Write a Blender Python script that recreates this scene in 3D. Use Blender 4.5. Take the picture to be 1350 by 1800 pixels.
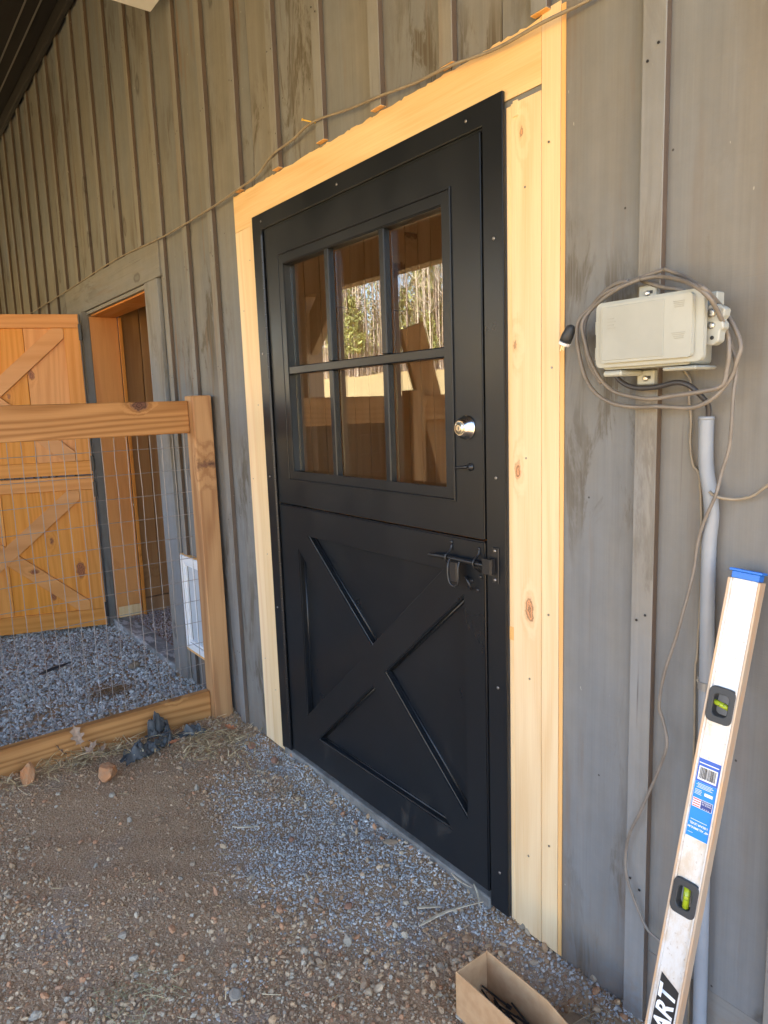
import bpy, bmesh, math, random
import numpy as np
from mathutils import Vector, Matrix
rnd = random.Random(11); rng = np.random.default_rng(5)
SC = bpy.context.scene; COL = SC.collection
for o in list(bpy.data.objects): bpy.data.objects.remove(o)

# ------------------------------------------------------------------ camera
cam_d = bpy.data.cameras.new('camera'); cam = bpy.data.objects.new('camera', cam_d); COL.objects.link(cam)
cam_d.sensor_fit = 'VERTICAL'; cam_d.sensor_height = 36; cam_d.sensor_width = 27; cam_d.lens = 24.64
cam_d.clip_start = 0.02; cam_d.clip_end = 600
Rv = Vector((0.60371007, 0.79648966, -0.03373976)); Uv = Vector((-0.10062073, 0.11811439, 0.98788889)); Fv = Vector((-0.79082844, 0.59300356, -0.15145022))
cam.matrix_world = Matrix(((Rv.x, Uv.x, -Fv.x, 2.40735), (Rv.y, Uv.y, -Fv.y, -1.30605), (Rv.z, Uv.z, -Fv.z, 1.41348), (0, 0, 0, 1)))
SC.camera = cam

# ------------------------------------------------------------------ light
SUN = Vector((0.45, 1.0, 0.0)).normalized() * math.cos(math.radians(50)); SUN.z = math.sin(math.radians(50))
w = bpy.data.worlds.new('World'); SC.world = w; w.use_nodes = True
wn = w.node_tree; bg = wn.nodes['Background']
sky = wn.nodes.new('ShaderNodeTexSky'); sky.sky_type = 'NISHITA'; sky.sun_disc = False
sky.sun_elevation = math.radians(50); sky.sun_rotation = math.atan2(SUN.x, SUN.y); sky.air_density = 1.0; sky.dust_density = 1.2
wn.links.new(sky.outputs[0], bg.inputs[0]); bg.inputs[1].default_value = 0.135
sd = bpy.data.lights.new('sun', 'SUN'); sd.energy = 4.6; sd.angle = math.radians(0.5); sd.color = (1, .93, .82)
so = bpy.data.objects.new('sun', sd); COL.objects.link(so); so.rotation_euler = SUN.to_track_quat('Z', 'Y').to_euler(); so.location = (5, 10, 20)
SC.view_settings.view_transform = 'Standard'; SC.view_settings.look = 'None'; SC.view_settings.gamma = 1
SC.view_settings.use_curve_mapping = False; SC.view_settings.exposure = 3.0
SC.cycles.max_bounces = 8; SC.cycles.diffuse_bounces = 5; SC.cycles.glossy_bounces = 4; SC.cycles.transparent_max_bounces = 16
SC.cycles.caustics_reflective = False; SC.cycles.caustics_refractive = False

# ------------------------------------------------------------------ node helpers
class NT:
    def __init__(s, name):
        s.m = bpy.data.materials.new(name); s.m.use_nodes = True; s.t = s.m.node_tree
        s.t.nodes.clear(); s.out = s.t.nodes.new('ShaderNodeOutputMaterial')
    def n(s, typ, inp=None, **kw):
        nd = s.t.nodes.new('ShaderNode' + typ)
        for k, v in kw.items(): setattr(nd, k, v)
        for k, v in (inp or {}).items():
            if isinstance(v, bpy.types.NodeSocket): s.t.links.new(v, nd.inputs[k])
            else: nd.inputs[k].default_value = v
        return nd
    def math(s, op, a, b=0.0, c=None, clamp=False):
        i = {0: a, 1: b}
        if c is not None: i[2] = c
        return s.n('Math', i, operation=op, use_clamp=clamp).outputs[0]
    def mr(s, v, a, b, c=0.0, d=1.0, smooth=True):
        return s.n('MapRange', {'Value': v, 'From Min': a, 'From Max': b, 'To Min': c, 'To Max': d}, interpolation_type='SMOOTHSTEP' if smooth else 'LINEAR').outputs[0]
    def mix(s, f, a, b, blend='MIX'):
        nd = s.t.nodes.new('ShaderNodeMix'); nd.data_type = 'RGBA'; nd.blend_type = blend
        for k, v in ((0, f), (6, a), (7, b)):
            if isinstance(v, bpy.types.NodeSocket): s.t.links.new(v, nd.inputs[k])
            else: nd.inputs[k].default_value = v if k == 0 else (*v[:3], 1)
        return nd.outputs[2]
    def vec(s, a, b, c):
        return s.n('CombineXYZ', {0: a, 1: b, 2: c}).outputs[0]
    def noise(s, v, scale, detail=4, rough=.55, dist=0.0):
        return s.n('TexNoise', {'Vector': v, 'Scale': scale, 'Detail': detail, 'Roughness': rough, 'Distortion': dist}).outputs[0]
    def vmul(s, v, sc):
        return s.n('VectorMath', {0: v, 1: sc}, operation='MULTIPLY').outputs[0]
    def coords(s, axis='Z', jitter=True):
        tc = s.n('TexCoord').outputs['Object']
        if jitter:
            r = s.n('ObjectInfo').outputs['Random']
            off = s.vec(s.math('MULTIPLY', r, 31.7), s.math('MULTIPLY', r, 3.3), s.math('MULTIPLY', r, 57.3))
            tc = s.n('VectorMath', {0: tc, 1: off}, operation='ADD').outputs[0]
        sp = s.n('SeparateXYZ', {0: tc})
        x, y, z = sp.outputs
        if axis == 'X': return s.vec(z, y, x)
        if axis == 'Y': return s.vec(z, x, y)
        return tc
    def finish(s, col, rough=.6, metal=0., bump=None, bstr=.2, bdist=.002, spec=.4, coat=0., **kw):
        i = {'Base Color': col if isinstance(col, bpy.types.NodeSocket) else (*col[:3], 1), 'Roughness': rough, 'Metallic': metal, 'Specular IOR Level': spec, 'Coat Weight': coat}
        i.update(kw)
        p = s.n('BsdfPrincipled', i)
        if bump is not None:
            b = s.n('Bump', {'Height': bump, 'Strength': bstr, 'Distance': bdist}); s.t.links.new(b.outputs[0], p.inputs['Normal'])
        s.t.links.new(p.outputs[0], s.out.inputs[0]); return s.m

def wood(name, c1, c2, knot, axis='Z', rings=55., cath=14., kd=.25, kscale=(3.2, 1.3), ksize=.09, rough=.6, fine=.5, spec=.35, varc=.12, bstr=.35, mottle=.0, mcol=(.1, .08, .05)):
    t = NT(name); v = t.coords(axis)
    sp = t.n('SeparateXYZ', {0: v}); a, b, g = sp.outputs
    kv = t.vec(t.math('MULTIPLY', a, kscale[0]), t.math('MULTIPLY', g, kscale[1]), 0.)
    vo = t.n('TexVoronoi', {'Vector': kv, 'Scale': 1.0, 'Randomness': 1.0}, feature='F1', voronoi_dimensions='2D')
    wob = t.math('MULTIPLY', t.math('SUBTRACT', t.noise(v, 34, 4, .65), .5), .13)
    dist = t.math('ADD', vo.outputs['Distance'], wob)
    sel = t.math('LESS_THAN', t.n('SeparateColor', {0: vo.outputs['Color']}).outputs[0], kd)
    sz = t.math('MULTIPLY', t.math('POWER', t.n('SeparateColor', {0: vo.outputs['Color']}).outputs[1], 1.8), ksize)
    km = t.math('MULTIPLY', t.mr(t.math('SUBTRACT', dist, sz), .0, .045, 1, 0), sel)
    bend = t.math('MULTIPLY', t.mr(dist, 0, .20, 1, 0), sel)
    cn = t.noise(t.vmul(v, (5., 5., .55)), 1.0, 2, .4)
    ph = t.math('ADD', t.math('MULTIPLY', a, rings * 6.28), t.math('MULTIPLY', cn, cath * 6.28))
    ph = t.math('ADD', ph, t.math('MULTIPLY', bend, 11.))
    ring = t.math('MULTIPLY_ADD', t.math('SINE', ph), .5, .5)
    ring = t.math('POWER', ring, 1.6)
    fn = t.noise(t.vmul(v, (260., 260., 5.)), 1.0, 3, .6)
    md = t.noise(t.vmul(v, (30., 30., 1.4)), 1.0, 3, .6)
    f = t.math('ADD', t.math('MULTIPLY', ring, 1 - fine), t.math('MULTIPLY', t.mr(t.math('ADD', t.math('MULTIPLY', fn, .5), t.math('MULTIPLY', md, .5)), .35, .68), fine))
    col = t.mix(f, c1, c2)
    big = t.noise(t.vmul(v, (2.2, 2.2, .7)), 1., 3)
    r = t.n('ObjectInfo').outputs['Random']
    val = t.math('ADD', 1 - varc * 1.0, t.math('MULTIPLY', t.math('ADD', t.math('FRACT', t.math('MULTIPLY', r, 17.3)), big), varc))
    hs = t.n('HueSaturation', {'Color': col, 'Value': val, 'Saturation': t.math('ADD', .93, t.math('MULTIPLY', t.math('FRACT', t.math('MULTIPLY', r, 7.7)), .14)), 'Hue': .5})
    col = hs.outputs[0]
    if mottle:
        mn = t.noise(t.vmul(v, (9., 9., 2.2)), 1., 5, .65, .6)
        mm = t.math('MULTIPLY', t.mr(mn, .56, .74), mottle)
        col = t.mix(mm, col, mcol)
    col = t.mix(t.math('MULTIPLY', bend, .25), col, c2)
    kcol = t.mix(t.math('MULTIPLY_ADD', t.math('SINE', t.math('MULTIPLY', dist, 190.)), .5, .5), tuple(k * .55 for k in knot), tuple(min(1, k * 2.2) for k in knot))
    col = t.mix(t.math('MULTIPLY', km, .85), col, kcol)
    h = t.math('ADD', t.math('MULTIPLY', f, -.6), t.math('MULTIPLY', fn, .5))
    return t.finish(col, t.mr(f, 0, 1, rough - .05, rough + .1), bump=h, bstr=bstr, bdist=.0008, spec=spec)

def stained(name, base, axis='Z', worn=.5):
    """grey stained rough-sawn pine: faint grain, saw marks, brown worn blotches, scuffs"""
    t = NT(name); v = t.coords(axis)
    sp = t.n('SeparateXYZ', {0: v}); a, b, g = sp.outputs
    r = t.n('ObjectInfo').outputs['Random']; r2 = t.math('FRACT', t.math('MULTIPLY', r, 13.7))
    fn = t.noise(t.vmul(v, (210., 210., 4.)), 1., 4, .6); md = t.noise(t.vmul(v, (38., 38., 1.6)), 1., 3, .6)
    saw = t.noise(t.vmul(v, (7., 7., 330.)), 1., 2, .5)
    cn = t.noise(t.vmul(v, (6., 6., .6)), 1., 2, .4)
    ring = t.math('MULTIPLY_ADD', t.math('SINE', t.math('ADD', t.math('MULTIPLY', cn, 70.), t.math('MULTIPLY', a, 160.))), .5, .5)
    big = t.noise(t.vmul(v, (3.5, 3.5, 1.0)), 1., 4, .6)
    base2 = tuple(c * k for c, k in zip(base, (1.10, .99, .84)))
    col = t.mix(t.mr(big, .35, .66), base, base2)
    col = t.mix(t.math('MULTIPLY', r2, .35), col, tuple(c * .78 for c in base))
    g1 = t.math('ADD', t.math('MULTIPLY', md, .7), t.math('ADD', t.math('MULTIPLY', fn, .40), t.math('MULTIPLY', ring, .05)))
    val = t.mr(t.math('ADD', t.math('MULTIPLY', g1, .6), t.math('MULTIPLY', t.noise(v, 14, 5, .65), .35)), .30, .78, .82, 1.16, False)
    col = t.n('HueSaturation', {'Color': col, 'Value': val, 'Saturation': 1.0, 'Hue': .5}).outputs[0]
    # worn through patches
    wn_ = t.noise(t.vmul(v, (11., 11., 2.6)), 1., 6, .7, .8); sel = t.noise(t.vmul(v, (1.6, 1.6, .9)), 1., 2)
    wm = t.math('MULTIPLY', t.mr(wn_, .49, .60), t.mr(sel, .47, .60)); wm = t.math('MULTIPLY', wm, t.mr(fn, .3, .6, .35, 1))
    col = t.mix(t.math('MULTIPLY', wm, worn), col, (.085, .065, .04))
    w2 = t.math('MULTIPLY', t.mr(t.noise(t.vmul(v, (16., 16., 1.3)), 1., 4, .6), .55, .68), t.mr(r2, .2, .9))
    col = t.mix(t.math('MULTIPLY', w2, worn * .8), col, (.20, .12, .06))
    # knots showing through
    vo = t.n('TexVoronoi', {'Vector': t.vec(t.math('MULTIPLY', a, 3.3), t.math('MULTIPLY', g, 1.6), 0.), 'Scale': 1.}, feature='F1', voronoi_dimensions='2D')
    d = t.math('ADD', vo.outputs['Distance'], t.math('MULTIPLY', t.math('SUBTRACT', t.noise(v, 30, 3), .5), .06))
    ks = t.math('LESS_THAN', t.n('SeparateColor', {0: vo.outputs['Color']}).outputs[0], .38)
    km = t.math('MULTIPLY', ks, t.math('MULTIPLY', t.mr(d, .06, .10, 1, 0), t.mr(d, .03, .06, .45, 1)))
    col = t.mix(t.math('MULTIPLY', km, .55), col, (.06, .05, .04))
    # bright scuffs
    sc = t.noise(t.vmul(v, (90., 90., 34.)), 1., 2, .5); ss = t.noise(v, 3.1, 2)
    sm = t.math('MULTIPLY', t.mr(sc, .74, .78), t.mr(ss, .5, .6))
    col = t.mix(t.math('MULTIPLY', sm, .6), col, (.5, .48, .42))
    tz_ = t.n('SeparateXYZ', {0: t.n('TexCoord').outputs['Object']}).outputs[2]
    spl = t.math('MULTIPLY', t.mr(t.math('ADD', tz_, t.math('MULTIPLY', t.noise(v, 26, 5, .7), .22)), .12, .30, 1, 0), t.mr(t.noise(v, 60, 4, .7), .35, .65, .3, .9))
    col = t.mix(t.math('MULTIPLY', spl, .55), col, (.24, .17, .115))
    nl = t.n('TexVoronoi', {'Vector': t.vec(t.math('MULTIPLY', a, 5.), t.math('MULTIPLY', g, 5.), 0.), 'Scale': 1.}, feature='F1', voronoi_dimensions='2D')
    nsel = t.math('LESS_THAN', t.n('SeparateColor', {0: nl.outputs['Color']}).outputs[2], .3)
    col = t.mix(t.math('MULTIPLY', t.math('MULTIPLY', t.mr(nl.outputs['Distance'], .008, .016, 1, 0), .8), nsel), col, (.03, .025, .02))
    ck = t.noise(t.vmul(v, (120., 120., 1.1)), 1., 3, .6); cm = t.math('MULTIPLY', t.mr(ck, .66, .70), t.mr(t.noise(t.vmul(v, (5, 5, 1.5)), 1, 3), .5, .6))
    col = t.mix(t.math('MULTIPLY', cm, .55), col, (.06, .045, .035))
    h = t.math('ADD', t.math('ADD', fn, t.math('MULTIPLY', saw, .7)), t.math('MULTIPLY', km, -1.5))
    return t.finish(col, .72, bump=h, bstr=.5, bdist=.0007, spec=.25)

def simple(name, col, rough=.5, metal=0., bumps=None, var=0., spec=.5, vscale=8., **kw):
    t = NT(name); v = t.coords('Z', False); c = col
    if var:
        nz = t.noise(v, vscale, 5, .6); c = t.mix(t.mr(nz, .3, .7), tuple(x * (1 - var) for x in col), tuple(min(1, x * (1 + var)) for x in col))
    b = t.noise(v, bumps[0], 3) if bumps else None
    return t.finish(c, rough, metal, b, bumps[1] if bumps else .1, bumps[2] if bumps else .001, spec, **kw)

M = {}
M['grey'] = stained('grey_stained_wood', (.205, .214, .222), worn=.85)
M['grey_trim'] = stained('grey_trim_wood', (.236, .243, .248), worn=.4)
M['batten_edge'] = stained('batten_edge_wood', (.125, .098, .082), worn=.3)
M['grey_trim_h'] = stained('grey_trim_wood_horizontal', (.236, .243, .245), 'X', worn=.4)
M['pine'] = wood('raw_pine', (.90, .69, .42), (.79, .54, .28), (.33, .14, .06), rings=16, cath=7, kd=.34, kscale=(6, 2.2), ksize=.06, fine=.55, bstr=.2)
M['pine_h'] = wood('raw_pine_horizontal', (.89, .65, .36), (.78, .50, .24), (.33, .14, .06), 'X', rings=16, cath=7, kd=.34, kscale=(6, 2.2), ksize=.06, fine=.55, bstr=.2)
M['pine_edge'] = wood('pine_heartwood', (.84, .50, .20), (.72, .38, .13), (.3, .12, .04), rings=30, cath=4, kd=.1, fine=.5, bstr=.2)
M['amber'] = wood('amber_pine', (.76, .33, .085), (.62, .235, .05), (.16, .045, .02), rings=26, cath=6, kd=.42, kscale=(4.2, 2.2), ksize=.10, rough=.45, fine=.5, spec=.4, varc=.16)
M['amber_plain'] = wood('amber_pine_brace', (.68, .30, .09), (.58, .235, .055), (.14, .035, .015), 'X', rings=3, cath=4, kd=.15, kscale=(4.2, 2.2), ksize=.08, rough=.45, fine=.35, spec=.4, varc=.12)
M['amber_h'] = wood('amber_pine_horizontal', (.72, .31, .08), (.60, .225, .05), (.16, .045, .02), 'X', rings=26, cath=6, kd=.3, kscale=(4.2, 2.2), ksize=.10, rough=.45, fine=.5, spec=.4, varc=.12)
M['treated'] = wood('treated_lumber', (.53, .29, .12), (.33, .15, .055), (.07, .03, .02), rings=20, cath=11, kd=.18, kscale=(4, 1.5), ksize=.06, rough=.6, fine=.35)
M['treated_y'] = wood('treated_lumber_rail', (.52, .27, .11), (.28, .125, .045), (.06, .025, .02), 'Y', rings=14, cath=9, kd=.4, kscale=(3.5, 2.2), ksize=.10, rough=.6, fine=.3)
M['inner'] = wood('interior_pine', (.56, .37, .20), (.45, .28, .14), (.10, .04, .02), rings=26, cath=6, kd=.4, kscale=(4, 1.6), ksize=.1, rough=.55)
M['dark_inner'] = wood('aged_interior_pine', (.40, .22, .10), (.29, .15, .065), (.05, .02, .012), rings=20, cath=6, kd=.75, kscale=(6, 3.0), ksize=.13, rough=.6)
M['porch'] = wood('porch_timber', (.46, .31, .18), (.35, .22, .12), (.09, .04, .02), rings=16, cath=7, kd=.3, kscale=(3, 1.2), ksize=.1)
M['silver_straw'] = simple('weathered_splinter', (.52, .43, .30), .7, var=.25, vscale=60)
M['glassy'] = None

def black_paint(name, lvl, rough):
    t = NT(name); v = t.coords('Z', False)
    orange = t.noise(v, 420, 2); dirt = t.mr(t.noise(t.vmul(v, (9, 9, 5)), 1., 6, .7), .55, .75)
    low = t.mr(t.n('SeparateXYZ', {0: v}).outputs[2], .55, .0, 0, 1)
    d2 = t.math('MULTIPLY', dirt, t.math('ADD', .08, t.math('MULTIPLY', low, .8)))
    spk = t.math('MULTIPLY', t.mr(t.noise(v, 130, 4, .7), .62, .75), t.math('ADD', .15, t.math('MULTIPLY', low, .6)))
    col = t.mix(t.math('MULTIPLY', t.math('MAXIMUM', d2, spk), .30), lvl, (.11, .095, .075))
    r = t.mr(t.noise(t.vmul(v, (3, 3, 2)), 1., 4), .3, .7, rough - .05, rough + .07)
    r = t.math('ADD', r, t.math('MULTIPLY', d2, .3))
    return t.finish(col, r, bump=orange, bstr=.10, bdist=.0005, spec=.42)
M['black'] = black_paint('black_satin_paint', (.0100, .0122, .0155), .32)
M['iron'] = simple('black_iron', (.016, .016, .018), .38, bumps=(300, .2, .0005), var=.2)
M['nickel'] = simple('satin_nickel', (.70, .68, .64), .22, 1.0, var=.04)
M['brass'] = simple('lock_cylinder_face', (.78, .70, .55), .3, 1.0)
M['screw'] = simple('zinc_screw', (.35, .33, .32), .35, 1.0)
M['alu'] = None
t = NT('dusty_aluminium'); v = t.coords('Z', False)
st = t.math('MULTIPLY', t.mr(t.noise(t.vmul(v, (16, 16, 7)), 1., 6, .7), .46, .62), .8)
spk = t.math('MULTIPLY', t.mr(t.noise(v, 160, 3), .62, .72), .5)
cc = t.mix(st, (.72, .71, .69), (.60, .50, .38)); cc = t.mix(spk, cc, (.40, .32, .25))
M['alu'] = t.finish(cc, .42, .25, t.noise(v, 90, 4), .1, .0005, .5)
t = NT('dusty_aluminium_edge'); v = t.coords('Z', False)
cc = t.mix(t.mr(t.noise(t.vmul(v, (30, 30, 8)), 1., 5, .7), .4, .65), (.52, .42, .32), (.62, .40, .24))
M['alu_edge'] = t.finish(cc, .5, .3, t.noise(v, 90, 4), .1, .0005, .5)
M['blue'] = simple('blue_plastic', (.02, .16, .62), .35)
M['label_blue'] = simple('label_blue', (.0, .25, .80), .35); M['label_navy'] = simple('label_navy', (.02, .05, .25), .35)
M['label_deep'] = simple('label_deep_blue', (.03, .12, .52), .35)
M['label_white'] = simple('label_white', (.85, .86, .87), .4); M['label_red'] = simple('label_red', (.65, .05, .08), .4)
M['print_black'] = simple('print_black', (.02, .02, .022), .4)
M['rubber'] = simple('charcoal_plastic', (.035, .038, .042), .5)
t = NT('vial_liquid'); M['vial'] = t.finish((.50, .62, .03), .08, spec=.6, **{'Transmission Weight': .25})
M['boxgrey'] = simple('enclosure_plastic', (.41, .42, .38), .48, var=.05, bumps=(500, .08, .0004), vscale=12)
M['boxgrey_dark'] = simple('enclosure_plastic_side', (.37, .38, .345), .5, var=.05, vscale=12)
M['boxlid_print'] = simple('faint_moulding', (.34, .34, .30), .5)
M['steel'] = simple('bright_steel', (.62, .60, .56), .3, .9)
M['cable'] = simple('grey_cable_jacket', (.20, .175, .15), .5, var=.15, vscale=25)
M['cable_tan'] = simple('tan_cable_jacket', (.27, .225, .165), .55, var=.15, vscale=25)
M['cable_dark'] = simple('black_cable_jacket', (.045, .042, .045), .42)
M['pvc'] = simple('grey_pvc', (.27, .295, .33), .4, var=.08, vscale=6)
M['clamp'] = simple('dull_zinc', (.33, .33, .33), .45, .5)
M['white'] = simple('white_plastic', (.86, .87, .88), .4, var=.03)
M['white_flap'] = simple('translucent_flap', (.50, .55, .60), .3, var=.04)
M['wire'] = simple('galvanised_wire', (.34, .31, .29), .45, .4)
M['yellow'] = simple('yellow_nail', (.75, .45, .05), .5)
t = NT('cardboard'); v = t.coords('Z', False)
M['card'] = t.finish(t.mix(t.mr(t.noise(t.vmul(v, (40, 40, 40)), 1, 4), .3, .7), (.48, .28, .14), (.55, .34, .18)), .75, bump=t.noise(v, 200, 2), bstr=.1, bdist=.0005, spec=.2)
M['card_in'] = M['card']
t = NT('concrete'); v = t.coords('Z', False)
cc = t.mix(t.mr(t.noise(v, 9, 6, .7), .35, .65), (.20, .195, .18), (.36, .35, .33)); cc = t.mix(t.mr(t.noise(t.vmul(v, (5, 14, 14)), 1, 5, .7), .52, .6), cc, (.55, .54, .52))
M['concrete'] = t.finish(cc, .85, bump=t.noise(v, 60, 6, .7), bstr=.6, bdist=.004, spec=.2)
t = NT('old_concrete'); v = t.coords('Z', False)
cc = t.mix(t.mr(t.noise(v, 9, 6, .7), .35, .65), (.15, .14, .125), (.27, .255, .23))
M['concrete_dark'] = t.finish(cc, .9, bump=t.noise(v, 60, 6, .7), bstr=.6, bdist=.004, spec=.2)
t = NT('shaded_soffit'); v = t.coords('X')
M['soffit'] = t.finish(t.mix(t.noise(t.vmul(v, (30, 30, 2)), 1, 4), (.028, .026, .026), (.045, .04, .038)), .7, spec=.2)  # ceiling shade is put into the colour: albedo kept near black
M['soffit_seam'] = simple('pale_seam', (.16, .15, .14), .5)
M['roof'] = simple('roof_metal', (.10, .10, .10), .5, .3)
M['fabric'] = None
t = NT('dark_grey_cloth'); v = t.coords('Z', False)
M['fabric'] = t.finish(t.mix(t.noise(v, 35, 5), (.05, .055, .06), (.12, .12, .12)), .55, bump=t.noise(v, 120, 4), bstr=.4, bdist=.001, spec=.35)
def rock_mat(name, a, b, sc=30):
    t = NT(name); v = t.coords('Z', True)
    return t.finish(t.mix(t.mr(t.noise(v, sc, 6, .7), .3, .7), a, b), .85, bump=t.noise(v, 90, 6, .7), bstr=.5, bdist=.003, spec=.2)
M['rock_orange'] = rock_mat('orange_sandstone', (.52, .22, .09), (.42, .24, .13))
M['rock_tan'] = rock_mat('tan_stone', (.30, .22, .14), (.22, .15, .10))
M['rock_grey'] = rock_mat('grey_stone', (.38, .32, .25), (.27, .23, .18))
M['rock_red'] = rock_mat('reddish_stone', (.36, .18, .11), (.28, .16, .11))
# glass: clear pane with mirror-like surface reflection rising with the angle of view
t = NT('window_glass')
geo = t.n('NewGeometry'); dt = t.math('ABSOLUTE', t.n('VectorMath', {0: geo.outputs['Incoming'], 1: geo.outputs['Normal']}, operation='DOT_PRODUCT').outputs['Value'])
fr = t.math('ADD', .105, t.math('MULTIPLY', t.math('POWER', t.math('SUBTRACT', 1., dt), 4.5), .90), clamp=True)
gl = t.n('BsdfGlossy', {'Color': (.95, .97, 1, 1), 'Roughness': 0.0}); tr = t.n('BsdfTransparent', {'Color': (.93, .95, .93, 1)})
mx = t.n('MixShader', {0: fr, 1: tr.outputs[0], 2: gl.outputs[0]}); t.t.links.new(mx.outputs[0], t.out.inputs[0]); M['glass'] = t.m
# pebbles (colour per stone from a colour attribute)
t = NT('gravel_stone'); at = t.n('Attribute', attribute_name='Col'); v = t.coords('Z', False)
cc = t.mix(t.math('MULTIPLY', t.noise(v, 300, 2), .4), at.outputs['Color'], (.12, .10, .08))
M['pebble'] = t.finish(cc, .8, spec=.25)
t = NT('dry_blades'); at = t.n('Attribute', attribute_name='Col'); M['blade'] = t.finish(at.outputs['Color'], .7, spec=.25)
# dirt under the gravel
t = NT('gravel_bed'); v = t.n('TexCoord').outputs['Object']
vo = t.n('TexVoronoi', {'Vector': v, 'Scale': 150.}); v2 = t.n('TexVoronoi', {'Vector': v, 'Scale': 260.})
cell = t.n('SeparateColor', {0: vo.outputs['Color']}).outputs[0]
patch = t.mr(t.noise(v, 2.6, 4, .6), .5, .7)
dirt = t.mix(cell, (.33, .205, .115), (.48, .32, .19)); grey = t.mix(cell, (.2, .19, .18), (.40, .39, .37))
cc = t.mix(t.math('MULTIPLY', patch, .45), dirt, grey)
h = t.math('ADD', t.math('SUBTRACT', 1., vo.outputs['Distance']), t.math('MULTIPLY', v2.outputs['Distance'], -.5))
M['bed'] = t.finish(cc, .9, bump=h, bstr=.7, bdist=.003, spec=.15)
t = NT('straw_field'); v = t.n('TexCoord').outputs['Object']
cc = t.mix(t.mr(t.noise(v, .35, 6, .7), .35, .65), (.46, .32, .145), (.38, .28, .13)); cc = t.mix(t.mr(t.noise(t.vmul(v, (.8, 2.5, 1)), 1, 6, .75), .5, .7), cc, (.52, .38, .20))
cc = t.mix(t.math('MULTIPLY', t.mr(t.noise(v, 2.2, 5, .8), .55, .7), .5), cc, (.24, .17, .07))
M['field'] = t.finish(cc, .95, bump=t.noise(v, 9, 6, .8), bstr=.6, bdist=.08, spec=.1)
M['bark_pale'] = simple('pale_bark', (.46, .37, .28), .85, var=.35, vscale=3)
M['bark_dark'] = simple('grey_brown_bark', (.27, .20, .15), .9, var=.35, vscale=3)
M['needles'] = simple('pine_needles', (.30, .30, .09), .7, var=.5, vscale=.9)
M['twigs'] = simple('winter_twigs', (.34, .25, .18), .85, var=.4, vscale=.5)

# ------------------------------------------------------------------ mesh helpers
def link(name, me, mat, parent=None, smooth=False):
    o = bpy.data.objects.new(name, me); COL.objects.link(o)
    if mat is not None and not me.materials: me.materials.append(mat)
    if smooth:
        for p in me.polygons: p.use_smooth = True
    if parent is not None: o.parent = parent
    return o
def tag(o, label=None, cat=None, group=None, kind=None):
    if label: o['label'] = label
    if cat: o['category'] = cat
    if group: o['group'] = group
    if kind: o['kind'] = kind
    return o
def thing(name, label, cat, loc=(0, 0, 0), group=None):
    o = bpy.data.objects.new(name, None); COL.objects.link(o); o.location = loc; o.empty_display_size = .1
    return tag(o, label, cat, group)
def soft(o, deg=42):
    me = o.data
    for p in me.polygons: p.use_smooth = True
    me.set_sharp_from_angle(angle=math.radians(deg)); return o
def bm_done(bm, name, off=(0, 0, 0), bev=0., seg=1, ang=35):
    bmesh.ops.recalc_face_normals(bm, faces=bm.faces)
    if bev:
        es = [e for e in bm.edges if len(e.link_faces) == 2 and e.calc_face_angle(0) > math.radians(ang)]
        bmesh.ops.bevel(bm, geom=es, offset=bev, segments=seg, affect='EDGES', clamp_overlap=True)
    if off != (0, 0, 0): bmesh.ops.translate(bm, verts=bm.verts, vec=-Vector(off))
    me = bpy.data.meshes.new(name); bm.to_mesh(me); bm.free(); return me
def add_box(bm, x0, x1, y0, y1, z0, z1, mat=None):
    vs = [bm.verts.new(p) for p in ((x0, y0, z0), (x1, y0, z0), (x1, y1, z0), (x0, y1, z0), (x0, y0, z1), (x1, y0, z1), (x1, y1, z1), (x0, y1, z1))]
    if mat is not None:
        for q in vs: q.co = mat @ q.co
    for f in ((0, 3, 2, 1), (4, 5, 6, 7), (0, 1, 5, 4), (1, 2, 6, 5), (2, 3, 7, 6), (3, 0, 4, 7)): bm.faces.new([vs[i] for i in f])
def rloc(root): return tuple(root.location) if root is not None and root.parent is None else (tuple(root.parent.location) if root is not None and root.parent is not None and root.parent.parent is None else (tuple(root.parent.parent.location) if root is not None else (0, 0, 0)))
def box(name, parent, mat, x0, x1, y0, y1, z0, z1, bev=.0015, local=False):
    bm = bmesh.new(); add_box(bm, x0, x1, y0, y1, z0, z1)
    me = bm_done(bm, name, (0, 0, 0) if local else rloc(parent), bev)
    return link(name, me, M[mat] if isinstance(mat, str) else mat, parent)
def from_bm(name, parent, mat, bm, bev=0., smooth=False, local=False, seg=1):
    me = bm_done(bm, name, (0, 0, 0) if local else rloc(parent), bev, seg)
    if seg > 1: return soft(link(name, me, M[mat] if isinstance(mat, str) else mat, parent))
    return link(name, me, M[mat] if isinstance(mat, str) else mat, parent, smooth)
def plate(outer, holes, y0, y1, axis='Y'):
    """flat plate in the x-z plane with holes, thickness y0..y1"""
    bm = bmesh.new(); es = []
    for loop in [outer] + holes:
        vs = [bm.verts.new((p[0], y0, p[1])) for p in loop]
        for i in range(len(vs)): es.append(bm.edges.new((vs[i], vs[(i + 1) % len(vs)])))
    bmesh.ops.triangle_fill(bm, edges=es, use_beauty=True, use_dissolve=False)
    r = bmesh.ops.extrude_face_region(bm, geom=bm.faces[:])
    bmesh.ops.translate(bm, verts=[g for g in r['geom'] if isinstance(g, bmesh.types.BMVert)], vec=(0, y1 - y0, 0))
    return bm
def rect(x0, x1, z0, z1): return [(x0, z0), (x1, z0), (x1, z1), (x0, z1)]
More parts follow.
